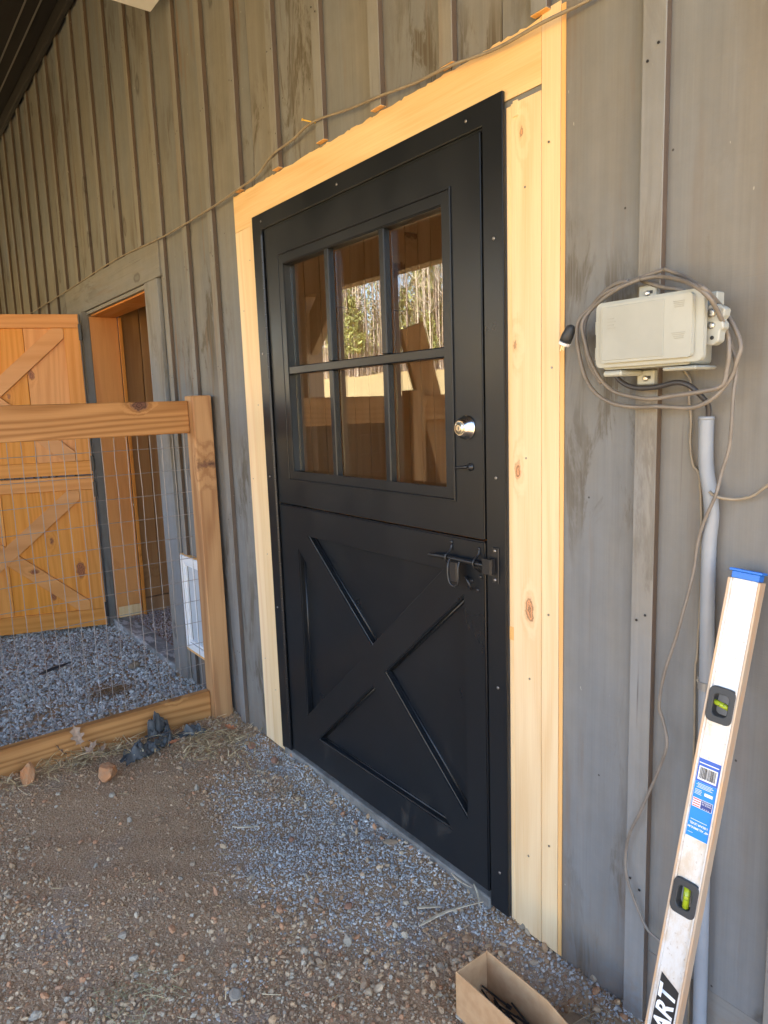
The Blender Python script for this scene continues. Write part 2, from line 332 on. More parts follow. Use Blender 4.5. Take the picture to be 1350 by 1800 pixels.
def rrect(x0, x1, z0, z1, r, n=4):
    out = []
    for cx, cz, a0 in ((x1 - r, z0 + r, -90), (x1 - r, z1 - r, 0), (x0 + r, z1 - r, 90), (x0 + r, z0 + r, 180)):
        for i in range(n + 1):
            a = math.radians(a0 + 90 * i / n); out.append((cx + r * math.cos(a), cz + r * math.sin(a)))
    return out
def add_tube(bm, pts, r, n=8, caps=True):
    pts = [Vector(p) for p in pts]; rs = r if isinstance(r, (list, tuple)) else [r] * len(pts)
    rings = []; up = None
    for i, p in enumerate(pts):
        d = (pts[min(i + 1, len(pts) - 1)] - pts[max(i - 1, 0)]).normalized()
        if up is None: up = Vector((0, 0, 1)) if abs(d.z) < .9 else Vector((1, 0, 0))
        s = d.cross(up).normalized(); up = s.cross(d).normalized()
        rings.append([bm.verts.new(p + (s * math.cos(2 * math.pi * k / n) + up * math.sin(2 * math.pi * k / n)) * rs[i]) for k in range(n)])
    for a, b in zip(rings, rings[1:]):
        for k in range(n): bm.faces.new((a[k], a[(k + 1) % n], b[(k + 1) % n], b[k]))
    if caps: bm.faces.new(rings[0][::-1]); bm.faces.new(rings[-1])
def spline(pts, sub=6):
    P = [Vector(p) for p in pts]; out = []
    for i in range(len(P) - 1):
        p0, p1, p2, p3 = P[max(i - 1, 0)], P[i], P[i + 1], P[min(i + 2, len(P) - 1)]
        for k in range(sub):
            t = k / sub
            out.append(.5 * ((2 * p1) + (p2 - p0) * t + (2 * p0 - 5 * p1 + 4 * p2 - p3) * t * t + (3 * p1 - p0 - 3 * p2 + p3) * t ** 3))
    out.append(P[-1]); return out
def tube(name, parent, mat, pts, r, n=8, sub=6, smooth=True):
    bm = bmesh.new(); add_tube(bm, spline(pts, sub) if sub else pts, r, n)
    return from_bm(name, parent, mat, bm, smooth=smooth)
def lathe(name, parent, mat, prof, c, axis=(0, -1, 0), n=32, smooth=True):
    """prof: (radius, distance along axis)"""
    bm = bmesh.new(); A = Vector(axis).normalized(); s = A.orthogonal().normalized(); u = A.cross(s); c = Vector(c); rings = []
    for r, h in prof: rings.append([bm.verts.new(c + A * h + (s * math.cos(2 * math.pi * k / n) + u * math.sin(2 * math.pi * k / n)) * max(r, 1e-5)) for k in range(n)])
    for a, b in zip(rings, rings[1:]):
        for k in range(n): bm.faces.new((a[k], a[(k + 1) % n], b[(k + 1) % n], b[k]))
    bm.faces.new(rings[0][::-1]); bm.faces.new(rings[-1])
    o = from_bm(name, parent, mat, bm, smooth=False)
    for p in o.data.polygons: p.use_smooth = len(p.vertices) == 4
    return o
def mesh_np(name, V, F, mat, parent=None, cols=None, smooth=False):
    me = bpy.data.meshes.new(name); nv, nf = len(V), len(F); k = F.shape[1]
    me.vertices.add(nv); me.vertices.foreach_set('co', V.astype(np.float32).ravel())
    me.loops.add(nf * k); me.loops.foreach_set('vertex_index', F.astype(np.int32).ravel())
    me.polygons.add(nf); me.polygons.foreach_set('loop_start', np.arange(0, nf * k, k, dtype=np.int32))
    me.polygons.foreach_set('use_smooth', np.full(nf, smooth)); me.update(calc_edges=True)
    if cols is not None:
        at = me.color_attributes.new('Col', 'FLOAT_COLOR', 'POINT')
        at.data.foreach_set('color', np.concatenate([cols, np.ones((nv, 1))], 1).astype(np.float32).ravel())
    return link(name, me, mat, parent)

# ------------------------------------------------------------------ ground
def hnear(x, y):
    x = np.asarray(x, float); y = np.asarray(y, float)
    h = .006 * np.sin(3.1 * x + 1.7 * y) + .005 * np.sin(7.3 * x - 5.1 * y + 1) + .003 * np.sin(17 * x + 13 * y) + .002 * np.sin(31 * x - 27 * y + 2)
    h = h - .018 + .012 * np.exp(-((x + .62) ** 2) / .02) - .008 * np.exp(-((x - .58) ** 2 + (y + .22) ** 2) / .01)
    return h + .012 * np.exp(-(y / .05) ** 2) * (x > 1.15) + .010 * np.exp(-(y / .04) ** 2) * (x < -.2) + (.010 + .006 * np.sin(9 * x)) * np.exp(-((y + .03) / .022) ** 2) * (x > -.1) * (x < 1.14)
def grid(name, xs, ys, hf, mat, **kw):
    X, Y = np.meshgrid(xs, ys, indexing='ij'); Z = hf(X, Y); V = np.stack([X, Y, Z], -1).reshape(-1, 3)
    i, j = np.meshgrid(np.arange(len(xs) - 1), np.arange(len(ys) - 1), indexing='ij'); a = (i * len(ys) + j).ravel()
    F = np.stack([a, a + len(ys), a + len(ys) + 1, a + 1], -1)
    return mesh_np(name, V, F, mat, smooth=True, **kw)
def far_h(x, y):
    s = np.clip(-y - 5.0, 0, None); h = .135 * s - .0002 * s ** 2
    h = np.where(s > 70, .135 * 70 - .0002 * 4900 + (s - 70) * .02, h)
    return h - .05 + .08 * np.sin(x * .21) * np.clip(s / 10, 0, 1) + .05 * np.sin(x * .9 + y * .7) * np.clip(s / 10, 0, 1)
g = grid('field', np.concatenate([np.linspace(-260, -80, 12), np.linspace(-75, 15, 90), np.linspace(20, 260, 14)]), np.concatenate([np.linspace(-260, -80, 10), np.linspace(-75, -3.2, 100), np.linspace(-1, 260, 12)]), far_h, M['field'])
tag(g, kind='structure')
g = grid('gravel_ground', np.linspace(-7, 4, 220), np.linspace(-3.1, .10, 80), lambda x, y: np.where((x < -6.9) | (x > 3.9) | (y < -3.0), -.08, hnear(x, y)), M['bed']); tag(g, kind='structure')

# icosahedron
ph = (1 + 5 ** .5) / 2
IV = np.array([(-1, ph, 0), (1, ph, 0), (-1, -ph, 0), (1, -ph, 0), (0, -1, ph), (0, 1, ph), (0, -1, -ph), (0, 1, -ph), (ph, 0, -1), (ph, 0, 1), (-ph, 0, -1), (-ph, 0, 1)], float); IV /= np.linalg.norm(IV[0])
IF = np.array([(0, 11, 5), (0, 5, 1), (0, 1, 7), (0, 7, 10), (0, 10, 11), (1, 5, 9), (5, 11, 4), (11, 10, 2), (10, 7, 6), (7, 1, 8), (3, 9, 4), (3, 4, 2), (3, 2, 6), (3, 6, 8), (3, 8, 9), (4, 9, 5), (2, 4, 11), (6, 2, 10), (8, 6, 7), (9, 8, 1)])
OV = np.array([(1, 0, 0), (-1, 0, 0), (0, 1, 0), (0, -1, 0), (0, 0, 1), (0, 0, -1)], float); OF = np.array([(0, 2, 4), (2, 1, 4), (1, 3, 4), (3, 0, 4), (2, 0, 5), (1, 2, 5), (3, 1, 5), (0, 3, 5)])
def pebbles(name, P, size, cols, flat=.62, rough=.22, smooth=False, lift=.25, IV=IV, IF=IF):
    n = len(P); Q = rng.normal(size=(n, 4)); Q[:, 1:3] *= .35; Q /= np.linalg.norm(Q, axis=1)[:, None]
    ww, x, y, z = Q.T
    R = np.stack([1 - 2 * (y * y + z * z), 2 * (x * y - z * ww), 2 * (x * z + y * ww), 2 * (x * y + z * ww), 1 - 2 * (x * x + z * z), 2 * (y * z - x * ww), 2 * (x * z - y * ww), 2 * (y * z + x * ww), 1 - 2 * (x * x + y * y)], -1).reshape(n, 3, 3)
    sc = np.stack([rng.uniform(.8, 1.35, n), rng.uniform(.65, 1.0, n), rng.uniform(flat * .7, flat * 1.3, n)], -1) * size[:, None] / 2
    V = IV[None] * (1 + rng.uniform(-rough, rough, (n, len(IV), 1))) * sc[:, None, :]
    V = np.einsum('nij,nkj->nki', R, V) + P[:, None, :]; V[:, :, 2] += (size * lift)[:, None]
    F = (IF[None] + (np.arange(n) * len(IV))[:, None, None]).reshape(-1, 3)
    return mesh_np(name, V.reshape(-1, 3), F, M['pebble'], cols=np.repeat(cols, len(IV), 0), smooth=smooth)
def palette(n, cols, wts, var=.22):
    c = np.array(cols)[rng.choice(len(cols), n, p=np.array(wts) / sum(wts))]
    return np.clip(c * rng.uniform(1 - var, 1 + var, (n, 1)), 0, 1)
GREYS = [(.56, .54, .50), (.45, .435, .41), (.32, .31, .30), (.74, .72, .68), (.50, .44, .36)]
BROWNS = [(.52, .325, .175), (.40, .245, .135), (.62, .44, .27), (.46, .32, .20), (.56, .28, .14), (.52, .42, .30), (.30, .19, .11)]
def greyness(x, y):
    g = np.exp(-(((x - .55) / .42) ** 2 + ((y + .30) / .22) ** 2) ** 1.2) + .75 * np.exp(-((y + .06) / .07) ** 2) * (x > -.3)
    return g + .22 * np.sin(9 * x + 5 * y) * np.sin(7 * y - 3 * x) + .05
def scatter(n, x0, x1, y0, y1):
    x = rng.uniform(x0, x1, n); y = rng.uniform(y0, y1, n); return x, y
# front apron: fine gravel, coarser where it lies loose
def dustzone(x, y):
    d = np.exp(-(((x + .05) / .62) ** 2 + ((y + .78) / .26) ** 2)) + .8 * np.exp(-(((x - .35) / .30) ** 2 + ((y + .56) / .13) ** 2)) + .5 * np.exp(-(((x + .25) / .3) ** 2 + ((y + .45) / .2) ** 2))
    return np.clip(d + .18 * np.sin(8 * x + 6 * y) * np.sin(11 * y - 5 * x), 0, 1)
def apron(name, label, N, mean, sig, lo, hi, keepf, **kw):
    x, y = scatter(N, -.62, 2.35, -1.45, .03); sz = np.clip(np.exp(rng.normal(math.log(mean), sig, N)), lo, hi)
    gr = greyness(x, y) > rng.uniform(.18, .6, N); dz = dustzone(x, y); keep = rng.uniform(0, 1, N) < keepf(dz)
    x, y, sz, gr, dz = x[keep], y[keep], sz[keep], gr[keep], dz[keep]; n = len(x)
    cols = np.where(gr[:, None], palette(n, GREYS, [4, 4, 1.5, 1.5, 1.5]), palette(n, BROWNS, [4, 3, 3, 3, 1.2, 2.5, 1.2]))
    cols = cols * (1 - .45 * dz[:, None]) + np.array([.42, .265, .15]) * .45 * dz[:, None]
    sz = np.where(gr, np.minimum(sz, .0105), sz) * (1 - .25 * dz)
    return tag(pebbles(name, np.stack([x, y, hnear(x, y) + rng.uniform(-.002, .002, n)], -1), sz, cols, **kw), label, 'gravel', kind='stuff')
apron('gravel', 'fine brown and grey gravel spread in front of the black door', 46000, .0086, .36, .0045, .020, lambda d: 1 - .72 * d, lift=.20)
apron('grit', 'small angular grit filling the gaps between the front gravel', 70000, .0048, .25, .003, .008, lambda d: 1 - .35 * d, lift=.25, IV=OV, IF=OF, flat=.75)
N = 2300; x, y = scatter(N, -.6, 2.2, -1.4, .02); sz = np.clip(np.exp(rng.normal(math.log(.017), .26, N)), .012, .034)
wgt = .25 + .75 * np.exp(-((y + .06) / .09) ** 2) + .5 * (x > .6); keep = rng.uniform(0, 1.2, N) < wgt; x, y, sz = x[keep], y[keep], sz[keep]; N = len(x)
tag(pebbles('coarse_gravel', np.stack([x, y, hnear(x, y)], -1), sz, palette(N, BROWNS + [(.46, .24, .13), (.44, .37, .28)], [3, 2, 3, 3, 1.5, 3, 1.2, 1.2, 3]), flat=.55, rough=.14, smooth=False), 'larger tan and reddish pebbles strewn over the fine gravel', 'gravel', kind='stuff')
# chicken run gravel, coarser crushed grey stone
N = 26000; x, y = scatter(N, -3.6, -.66, -1.35, .02); sz = np.clip(np.exp(rng.normal(math.log(.014), .28, N)), .007, .028)
tag(pebbles('crushed_stone', np.stack([x, y, hnear(x, y) + rng.uniform(-.003, .006, N)], -1), sz, palette(N, GREYS + [(.30, .22, .17)], [5, 4, 1.5, 4, 1, 1.0])), 'coarse pale grey crushed stone covering the fenced run', 'gravel', kind='stuff')
N = 16000; x, y = scatter(N, -2.45, -1.2, .08, 1.6); sz = np.clip(np.exp(rng.normal(math.log(.011), .25, N)), .006, .02)
tag(pebbles('inner_gravel', np.stack([x, y, np.full(N, .018)], -1), sz, palette(N, [(.50, .38, .34), (.38, .28, .26), (.60, .50, .46), (.42, .40, .40)], [3, 3, 2, 2])), 'reddish brown gravel on the floor beyond the open stable doorway', 'gravel', kind='stuff')

# ------------------------------------------------------------------ barn
barn = thing('barn', 'grey board and batten barn with open front lean-to porch', 'barn')
BT = [-9.0 + .3 * k for k in range(14)] + [-4.69, -4.39, -4.06, -3.77, -3.45, -3.14, -2.84, -2.535, -2.215, -1.92, -1.62, -1.31, -1.01, -.72, -.44, -.17, .13, .42, .715, 1.01, 1.305, 1.585, 1.893, 2.19, 2.49, 2.79, 3.09, 3.39]
WT = 3.84
def board(x0, x1, z0, z1):
    yo = rnd.uniform(-.0008, .0008)
    box('siding_board', barn, 'grey', x0 + .0015, x1 - .0015, yo, .022, z0, z1, 0)
for a, b in zip(BT, BT[1:]):
    # openings: (-2.42..-1.28, z<2.06) stable doorway, (-.06..1.18, z<2.1) black door
    cuts = [(-2.42, -1.28, 2.062), (-.062, 1.182, 2.105)]; x = a; done = False
    for c0, c1, cz in cuts:
        if b <= c0 or a >= c1: continue
        lo, hi = max(a, c0), min(b, c1)
        if a < c0: board(a, c0, -.03, WT)
        if b > c1: board(c1, b, -.03, WT)
        board(lo, hi, cz, WT); done = True
    if not done: board(a, b, -.03 if b < 1.7 else .168, WT)
for k, xb in enumerate(BT):
    z0 = -.01
    if -2.87 < xb < -1.04: z0 = 2.252
    if -.2 < xb < 1.4: z0 = 2.240 + rnd.uniform(-.003, .003)
    wd = .0235 + rnd.uniform(-.0015, .0015); dp = .0195 + rnd.uniform(-.001, .0015)
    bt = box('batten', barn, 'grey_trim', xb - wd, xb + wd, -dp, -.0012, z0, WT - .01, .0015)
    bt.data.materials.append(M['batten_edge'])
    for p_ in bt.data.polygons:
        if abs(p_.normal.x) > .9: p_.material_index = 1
    if -.2 < xb < 1.4: box('cut_end', bt, 'pine_edge', xb - wd + .0005, xb + wd - .0005, -dp + .0005, -.0014, z0 - .002, z0 - .0003, 0)
for x0 in (1.6, 2.19, 2.79): box('skirt_board', barn, 'grey_trim_h', x0 + (.145 if x0 == 1.6 else .001), x0 + (.589 if x0 == 1.6 else .6), .004, .022, -.03, .164, 0)
box('siding_board', barn, 'grey', 1.5865, 1.7435, .0005, .022, -.03, .1665, 0)
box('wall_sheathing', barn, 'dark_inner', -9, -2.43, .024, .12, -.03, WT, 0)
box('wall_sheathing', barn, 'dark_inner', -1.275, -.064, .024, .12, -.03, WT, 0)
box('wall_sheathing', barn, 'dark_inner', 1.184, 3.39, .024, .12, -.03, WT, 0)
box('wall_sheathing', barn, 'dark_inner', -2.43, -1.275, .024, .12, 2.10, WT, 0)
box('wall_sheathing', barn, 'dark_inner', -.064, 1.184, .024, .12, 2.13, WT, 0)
# raw pine left round the new door
def raw(name, mat, outline, y0=-.004, y1=-.0012):
    return from_bm(name, barn, mat, plate(outline, [], y0, y1))
top = []
xx = 1.302
rj = random.Random(4)
while xx > -.24:
    # ragged lower edge of the old grey stain: the raw board's painted rim
    top.append((xx, 2.232 + rj.uniform(-.003, .003))); xx -= rj.choice((.006, .011, .02, .03))
raw('raw_header_board', 'pine_h', [(-.243, 2.100), (1.3015, 2.100)] + [(1.3015, 2.236)] + top[1:] + [(-.243, 2.238)])
raw('raw_jamb_board', 'pine', [(-.243, -.01), (-.172, -.01), (-.172, 2.0985), (-.243, 2.0985)])
raw('raw_jamb_board', 'pine', rect(-.1705, -.079, -.01, 2.0985), -.0055)
raw('raw_jamb_board', 'pine', rect(1.213, 1.3015, -.01, 2.086), -.0055)
raw('raw_jamb_board', 'pine_edge', rect(1.356, 1.367, -.01, 2.236), -.0035)
raw('raw_jamb_board', 'pine', rect(1.303, 1.3545, -.01, 2.244), -.004)
raw('shim_strip', 'pine', rect(1.1965, 1.2115, -.01, 2.084), -.0028)
from_bm('shim_block', barn, 'pine', plate(rect(1.222, 1.236, 2.055, 2.089), [], -.009, -.0058))
from_bm('shim_block', barn, 'pine_edge', plate(rect(1.1965, 1.2115, .80, .835), [], -.004, -.003))
# grey trim of the stable doorway
box('door_casing', barn, 'grey_trim_h', -2.86, -1.046, -.024, -.0015, 2.066, 2.246, .002)
box('door_casing', barn, 'grey_trim', -1.28, -1.092, -.024, -.0015, -.01, 2.0645, .002)
box('door_casing', barn, 'grey_trim', -2.62, -2.424, -.046, -.0015, -.01, 2.0645, .002)
box('door_casing', barn, 'grey_trim_h', -2.424, -1.281, -.012, .012, 2.045, 2.0635, .001)
box('jamb_lining', barn, 'amber', -2.44, -2.418, .0, .175, .0, 2.035, .002)
box('jamb_lining', barn, 'amber', -1.283, -1.262, .0, .175, .0, 2.035, .002)
box('jamb_lining', barn, 'amber_h', -2.44, -1.262, .014, .175, 2.037, 2.058, .002)
box('jamb_stop', barn, 'amber', -2.4175, -2.404, .178, .2, .0, 2.035, .002)
box('jamb_foot', barn, 'pine', -2.4175, -2.412, .015, .165, .03, .105, .001)
box('door_sill', barn, 'concrete', -2.42, -1.281, -.028, .085, -.03, .03, .004)
box('door_sill', barn, 'concrete_dark', -.055, 1.128, -.020, .12, -.05, .020, .004)
rn = random.Random(31)
for xb in BT:
    if not -3.3 < xb < 2.2: continue
    for zz in (.32, .95, 1.58, 2.05, 2.62, 3.2):
        if (-2.87 < xb < -1.04 or -.2 < xb < 1.4) and zz < 2.3: continue
        if abs(xb - 1.585) < .02 and 1.4 < zz < 1.65: continue
        for dx in (-.012, .011): lathe('nail_head', barn, 'iron', [(.0030, 0), (.0028, .0006)], (xb + dx + rn.uniform(-.003, .003), -.0212, zz + rn.uniform(-.02, .02)), n=7)
for (xb, zlist) in ((1.258, (.18, .75, 1.3, 1.85)), (1.33, (.3, .9, 1.5, 2.0)), (-.125, (.2, .8, 1.4, 1.95)), (-.208, (.4, 1.1, 1.8))):
    for zz in zlist: lathe('nail_head', barn, 'screw', [(.0030, 0), (.0028, .0006)], (xb + rn.uniform(-.01, .01), -.0056, zz + rn.uniform(-.05, .05)), n=7)
# interior: partitions of vertical pine boards
yy = .205
while yy < 4.6:
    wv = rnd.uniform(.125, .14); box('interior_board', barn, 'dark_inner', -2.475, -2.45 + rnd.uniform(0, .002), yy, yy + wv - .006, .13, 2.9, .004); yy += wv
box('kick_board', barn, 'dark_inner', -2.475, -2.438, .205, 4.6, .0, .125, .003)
yy = .125
while yy < 3.5:
    wv = rnd.uniform(.104, .112); zc = rnd.choice((2.49, 2.49, 2.0, 3.0))
    box('interior_board', barn, 'inner', -1.215, -1.20 + rnd.uniform(0, .002), yy, yy + wv - .003, .0, zc - .002, .002)
    if zc < 2.9: box('interior_board', barn, 'inner', -1.215, -1.20 + rnd.uniform(0, .002), yy, yy + wv - .003, zc + .002, 2.9, .002)
    yy += wv
xx = -1.2
while xx < 1.5:
    box('interior_board', barn, 'inner', xx, xx + .137, 3.5, 3.52, .0, 2.9, .002); xx += .14
box('rear_partition', barn, 'inner', 1.5, 3.3, 3.5, 3.52, .0, .6, .002); box('rear_partition', barn, 'inner', 1.5, 3.3, 3.5, 3.52, 2.3, 2.9, .002)  # unseen opening left between these two, added to bring daylight into the room
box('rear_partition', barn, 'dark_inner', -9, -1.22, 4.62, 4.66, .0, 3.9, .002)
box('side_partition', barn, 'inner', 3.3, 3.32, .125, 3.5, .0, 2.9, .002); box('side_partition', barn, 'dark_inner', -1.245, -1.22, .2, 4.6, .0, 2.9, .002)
box('inner_floor', barn, 'concrete', -1.2, 3.3, .12, 3.5, -.05, .015, 0); box('inner_floor', barn, 'bed', -2.45, -1.245, .085, 4.6, -.05, .014, 0)
box('loft_floor', barn, 'inner', -2.5, 3.32, .125, 4.66, 2.905, 2.93, 0)
box('end_wall', barn, 'grey', -9.0, -8.98, .13, 4.8, -.03, 4.0, 0); box('end_wall', barn, 'grey', 3.40, 3.42, -.0, 4.8, -.03, 4.0, 0)
box('porch_shade_wall', barn, 'grey', -6.3, -6.27, -2.45, -.03, -.03, 2.9, 0)  # unseen wall added to block light and darken the upper left siding
# main roof (slabs) and lean-to
def slab(name, mat, pts, th=.05):
    bm = bmesh.new(); vs = [bm.verts.new(p) for p in pts]; f = bm.faces.new(vs)
    r = bmesh.ops.extrude_face_region(bm, geom=[f]); bmesh.ops.translate(bm, verts=[q for q in r['geom'] if isinstance(q, bmesh.types.BMVert)], vec=(0, 0, th))
    return from_bm(name, barn, mat, bm)
slab('roof', 'roof', [(-9.3, -.2, 4.1), (3.9, -.2, 4.1), (3.9, 2.4, 5.1), (-9.3, 2.4, 5.1)])
slab('roof', 'roof', [(-9.3, 2.42, 5.1), (3.9, 2.42, 5.1), (3.9, 4.9, 4.1), (-9.3, 4.9, 4.1)])
SL = .34; zs = 3.80; D = 2.55
for k in range(9):
    y0 = -.06 - k * .31; y1 = y0 - .305
    if y1 < -2.95: break
    bm = bmesh.new(); za = zs + SL * y0; zb = zs + SL * y1
    add_box(bm, -9.2, 3.05, 0, 1, 0, 1)
    for q in bm.verts:
        yq = y1 if q.co.y < .5 else y0; q.co = Vector((q.co.x, yq, zs + SL * yq + (.02 if q.co.z > .5 else 0)))
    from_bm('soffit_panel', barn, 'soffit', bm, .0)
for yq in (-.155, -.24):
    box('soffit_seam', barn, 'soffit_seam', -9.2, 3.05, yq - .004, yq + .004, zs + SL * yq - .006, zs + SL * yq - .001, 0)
slab('porch_roof', 'roof', [(-9.3, -2.95, zs - SL * 2.95 + .06), (3.1, -2.95, zs - SL * 2.95 + .06), (3.1, -.02, zs + .07), (-9.3, -.02, zs + .07)], .03)
box('ledger_board', barn, 'soffit', -9.2, 3.38, -.055, -.024, 3.705, 3.80, .003)
box('porch_beam', barn, 'porch', -9.0, 3.0, -2.62, -2.48, 2.52, 2.86, .006)
for px_ in (-7.6, -4.0, -.2, 2.85):
    box('porch_post', barn, 'porch', px_ - .12, px_ + .13, -2.65, -2.45, -.1, 2.515, .006)
    for s in ((1, -1) if px_ < 2 else (-1,)):
        bm = bmesh.new(); c = Vector((px_ + .005, -2.55, 0)); m = Matrix.Translation(c + Vector((s * .27, 0, 2.29))) @ Matrix.Rotation(s * math.radians(45), 4, 'Y')
        add_box(bm, -.15, .15, -.045, .045, -.50, .36, m)
        from_bm('porch_brace', barn, 'porch', bm, .004)

# ------------------------------------------------------------------ black dutch door
door = thing('dutch_door', 'black steel dutch door with six glass panes above a crossbuck panel', 'door', (.56, -.008, .02))
from_bm('door_frame', door, 'black', plate([(-.077, .012), (-.006, .012), (-.006, 2.064), (1.129, 2.064), (1.129, .0), (1.1955, .0), (1.1955, 2.121), (-.077, 2.121)], [], -.016, -.0062), .0018, seg=3)
from_bm('door_jamb', door, 'black', plate([(-.06, .024), (-.0005, .024), (-.0005, 2.058), (1.124, 2.058), (1.124, .024), (1.18, .024), (1.18, 2.10), (-.06, 2.10)], [], -.0055, .115), .001)
WX0, WX1, WZ0, WZ1 = .134, .986, 1.176, 1.918
up = from_bm('upper_leaf', door, 'black', plate(rect(.005, 1.118, 1.053, 2.056), [rrect(WX0, WX1, WZ0, WZ1, .006)], -.012, .030), .0026, seg=3)
lo = from_bm('lower_leaf', door, 'black', plate(rect(.005, 1.118, .030, 1.047), [
    [(.218, .943), (.590, .630), (.944, .943)], [(.139, .226), (.139, .877), (.515, .553)], [(1.032, .226), (1.032, .880), (.660, .553)], [(.216, .153), (.588, .482), (.960, .153)]], -.012, .013), .0042, seg=3)
for tri in ([(.218, .943), (.590, .630), (.944, .943)], [(.139, .226), (.139, .877), (.515, .553)], [(1.032, .226), (1.032, .880), (.660, .553)], [(.216, .153), (.588, .482), (.960, .153)]):
    b = bmesh.new()
    for i in range(3):
        p, q = tri[i], tri[(i + 1) % 3]; add_tube(b, [(p[0], .0125, p[1]), (q[0], .0125, q[1])], .0045, 12)
    from_bm('highlight_bead', lo, 'black', b, smooth=True)  # bead added so the recess edges catch a highlight from the sky
box('lower_panel', lo, 'black', .012, 1.112, .0135, .030, .036, 1.04, 0)
# raised bead round the glazing
def frame_ring(name, parent, x0, x1, z0, z1, wd, y0, y1, mat='black', bev=.001):
    return from_bm(name, parent, mat, plate(rect(x0, x1, z0, z1), [rect(x0 + wd, x1 - wd, z0 + wd, z1 - wd)], y0, y1), bev)
frame_ring('glazing_bead', up, .099, 1.012, 1.146, 1.958, .0055, -.0165, -.0123)
frame_ring('glazing_trim', up, .1055, 1.0055, 1.1525, 1.9515, .030, -.0145, -.0125)
mvx = (.412, .710); mhz = 1.547
for mx_ in mvx:
    box('muntin', up, 'black', mx_ - .0125, mx_ + .0125, -.0115, .014, WZ0 - .001, mhz - .0145, .003); box('muntin', up, 'black', mx_ - .0125, mx_ + .0125, -.0115, .014, mhz + .0145, WZ1 + .001, .003)
box('muntin', up, 'black', WX0 - .001, WX1 + .001, -.0115, .0142, mhz - .014, mhz + .014, .003)
cx = [WX0] + list(mvx) + [WX1]
for i in range(3):
    for z0, z1 in ((WZ0, mhz), (mhz, WZ1)):
        x0 = cx[i] + (.0145 if i else .001); x1 = cx[i + 1] - (.0145 if i < 2 else .001)
        o = box('glass_pane', up, 'glass', x0, x1, .0145, .0185, z0 + (.0145 if z0 == mhz else .001), z1 - (.0145 if z1 == mhz else .001), 0)
        o.rotation_euler = (0, 0, 0)
# deadbolt, thumb lever
LK = (1.058, -.012, 1.346)
db = lathe('deadbolt', door, 'nickel', [(.0325, 0), (.0325, .004), (.0318, .0045), (.030, .006), (.0265, .018), (.0205, .026), (.0195, .027)], LK)
lathe('lock_cylinder', db, 'brass', [(.0165, 0), (.0165, .0015), (.015, .0022), (.0085, .0022), (.0085, .0038)], (LK[0], LK[1] - .027, LK[2]))
box('keyway', db, 'print_black', LK[0] - .0012, LK[0] + .0012, LK[1] - .0318, LK[1] - .0309, LK[2] - .006, LK[2] + .005, 0)
lv = lathe('latch_lever', door, 'iron', [(.011, 0), (.011, .003), (.006, .005), (.006, .012)], (1.070, -.012, 1.243), n=16)
bm = bmesh.new(); add_tube(bm, spline([(1.070, -.026, 1.244), (1.055, -.030, 1.2425), (1.030, -.031, 1.240)], 4), [.0045] * 5 + [.004] * 3 + [.003], 8); from_bm('lever_arm', lv, 'iron', bm, smooth=True)
# continuous hinge
hg = bmesh.new(); z = .05; k = 0
while z < 2.04:
    add_tube(hg, [(-.0035, -.018, z), (-.0035, -.018, z + .046)], .0055 if k % 2 else .0051, 8); z += .0475; k += 1
    if k % 60 == 59: break
from_bm('continuous_hinge', door, 'iron', hg, smooth=False)
# slide bolt
bolt = bmesh.new(); add_tube(bolt, spline([(.912, -.030, .986), (.93, -.031, .988), (1.0, -.030, .990), (1.15, -.030, .990)], 4), [.0035, .0045, .0055, .006] + [.0065] * 9, 10)
bolt_o = from_bm('slide_bolt', door, 'iron', bolt, smooth=True)
h = bmesh.new(); add_tube(h, spline([(1.006, -.035, .990), (1.008, -.044, .972), (1.010, -.047, .945), (1.016, -.046, .925), (1.030, -.044, .917), (1.044, -.043, .925), (1.047, -.044, .945), (1.046, -.042, .972), (1.046, -.036, .988)], 4), .0032, 8)
from_bm('bolt_handle', bolt_o, 'iron', h, smooth=True)
box('handle_tongue', bolt_o, 'iron', 1.013, 1.041, -.044, -.039, .930, .985, .002)
for sx, zz in ((.992, .99), (1.100, .99)):
    b = bmesh.new(); add_tube(b, spline([(sx, -.0135, zz + .035), (sx, -.019, zz + .020), (sx, -.036, zz + .010), (sx, -.0395, zz), (sx, -.036, zz - .010), (sx, -.019, zz - .020), (sx, -.0135, zz - .028)], 3), .0030, 6)
    st_ = from_bm('bolt_staple', bolt_o, 'iron', b, smooth=True)
for sx, zz in ((.990, 1.030), (1.097, 1.026), (1.068, .934), (1.090, .912), (1.102, .950)):
    lathe('screw', door, 'iron', [(.0062, 0), (.0058, .0022), (.003, .0038)], (sx, -.0125, zz), n=12)
b = bmesh.new(); add_tube(b, spline([(1.052, -.014, .938), (1.058, -.026, .945), (1.070, -.032, .94), (1.078, -.03, .925), (1.070, -.022, .912), (1.056, -.014, .915)], 4), .003, 6); from_bm('padlock_eye', door, 'iron', b, smooth=True)
kp = box('strike_keeper', door, 'iron', 1.150, 1.174, -.0195, -.0165, .945, 1.040, .001)
b = bmesh.new(); add_box(b, 1.136, 1.166, -.042, -.0385, .970, 1.012); add_box(b, 1.136, 1.1395, -.038, -.0215, .970, 1.012); add_box(b, 1.1625, 1.166, -.038, -.0215, .970, 1.012); from_bm('keeper_loop', kp, 'iron', b, .001)
for zz in (1.031, .954): lathe('screw', door, 'screw', [(.0048, 0), (.0045, .0018), (.0024, .003)], (1.162, -.0197, zz), n=12)
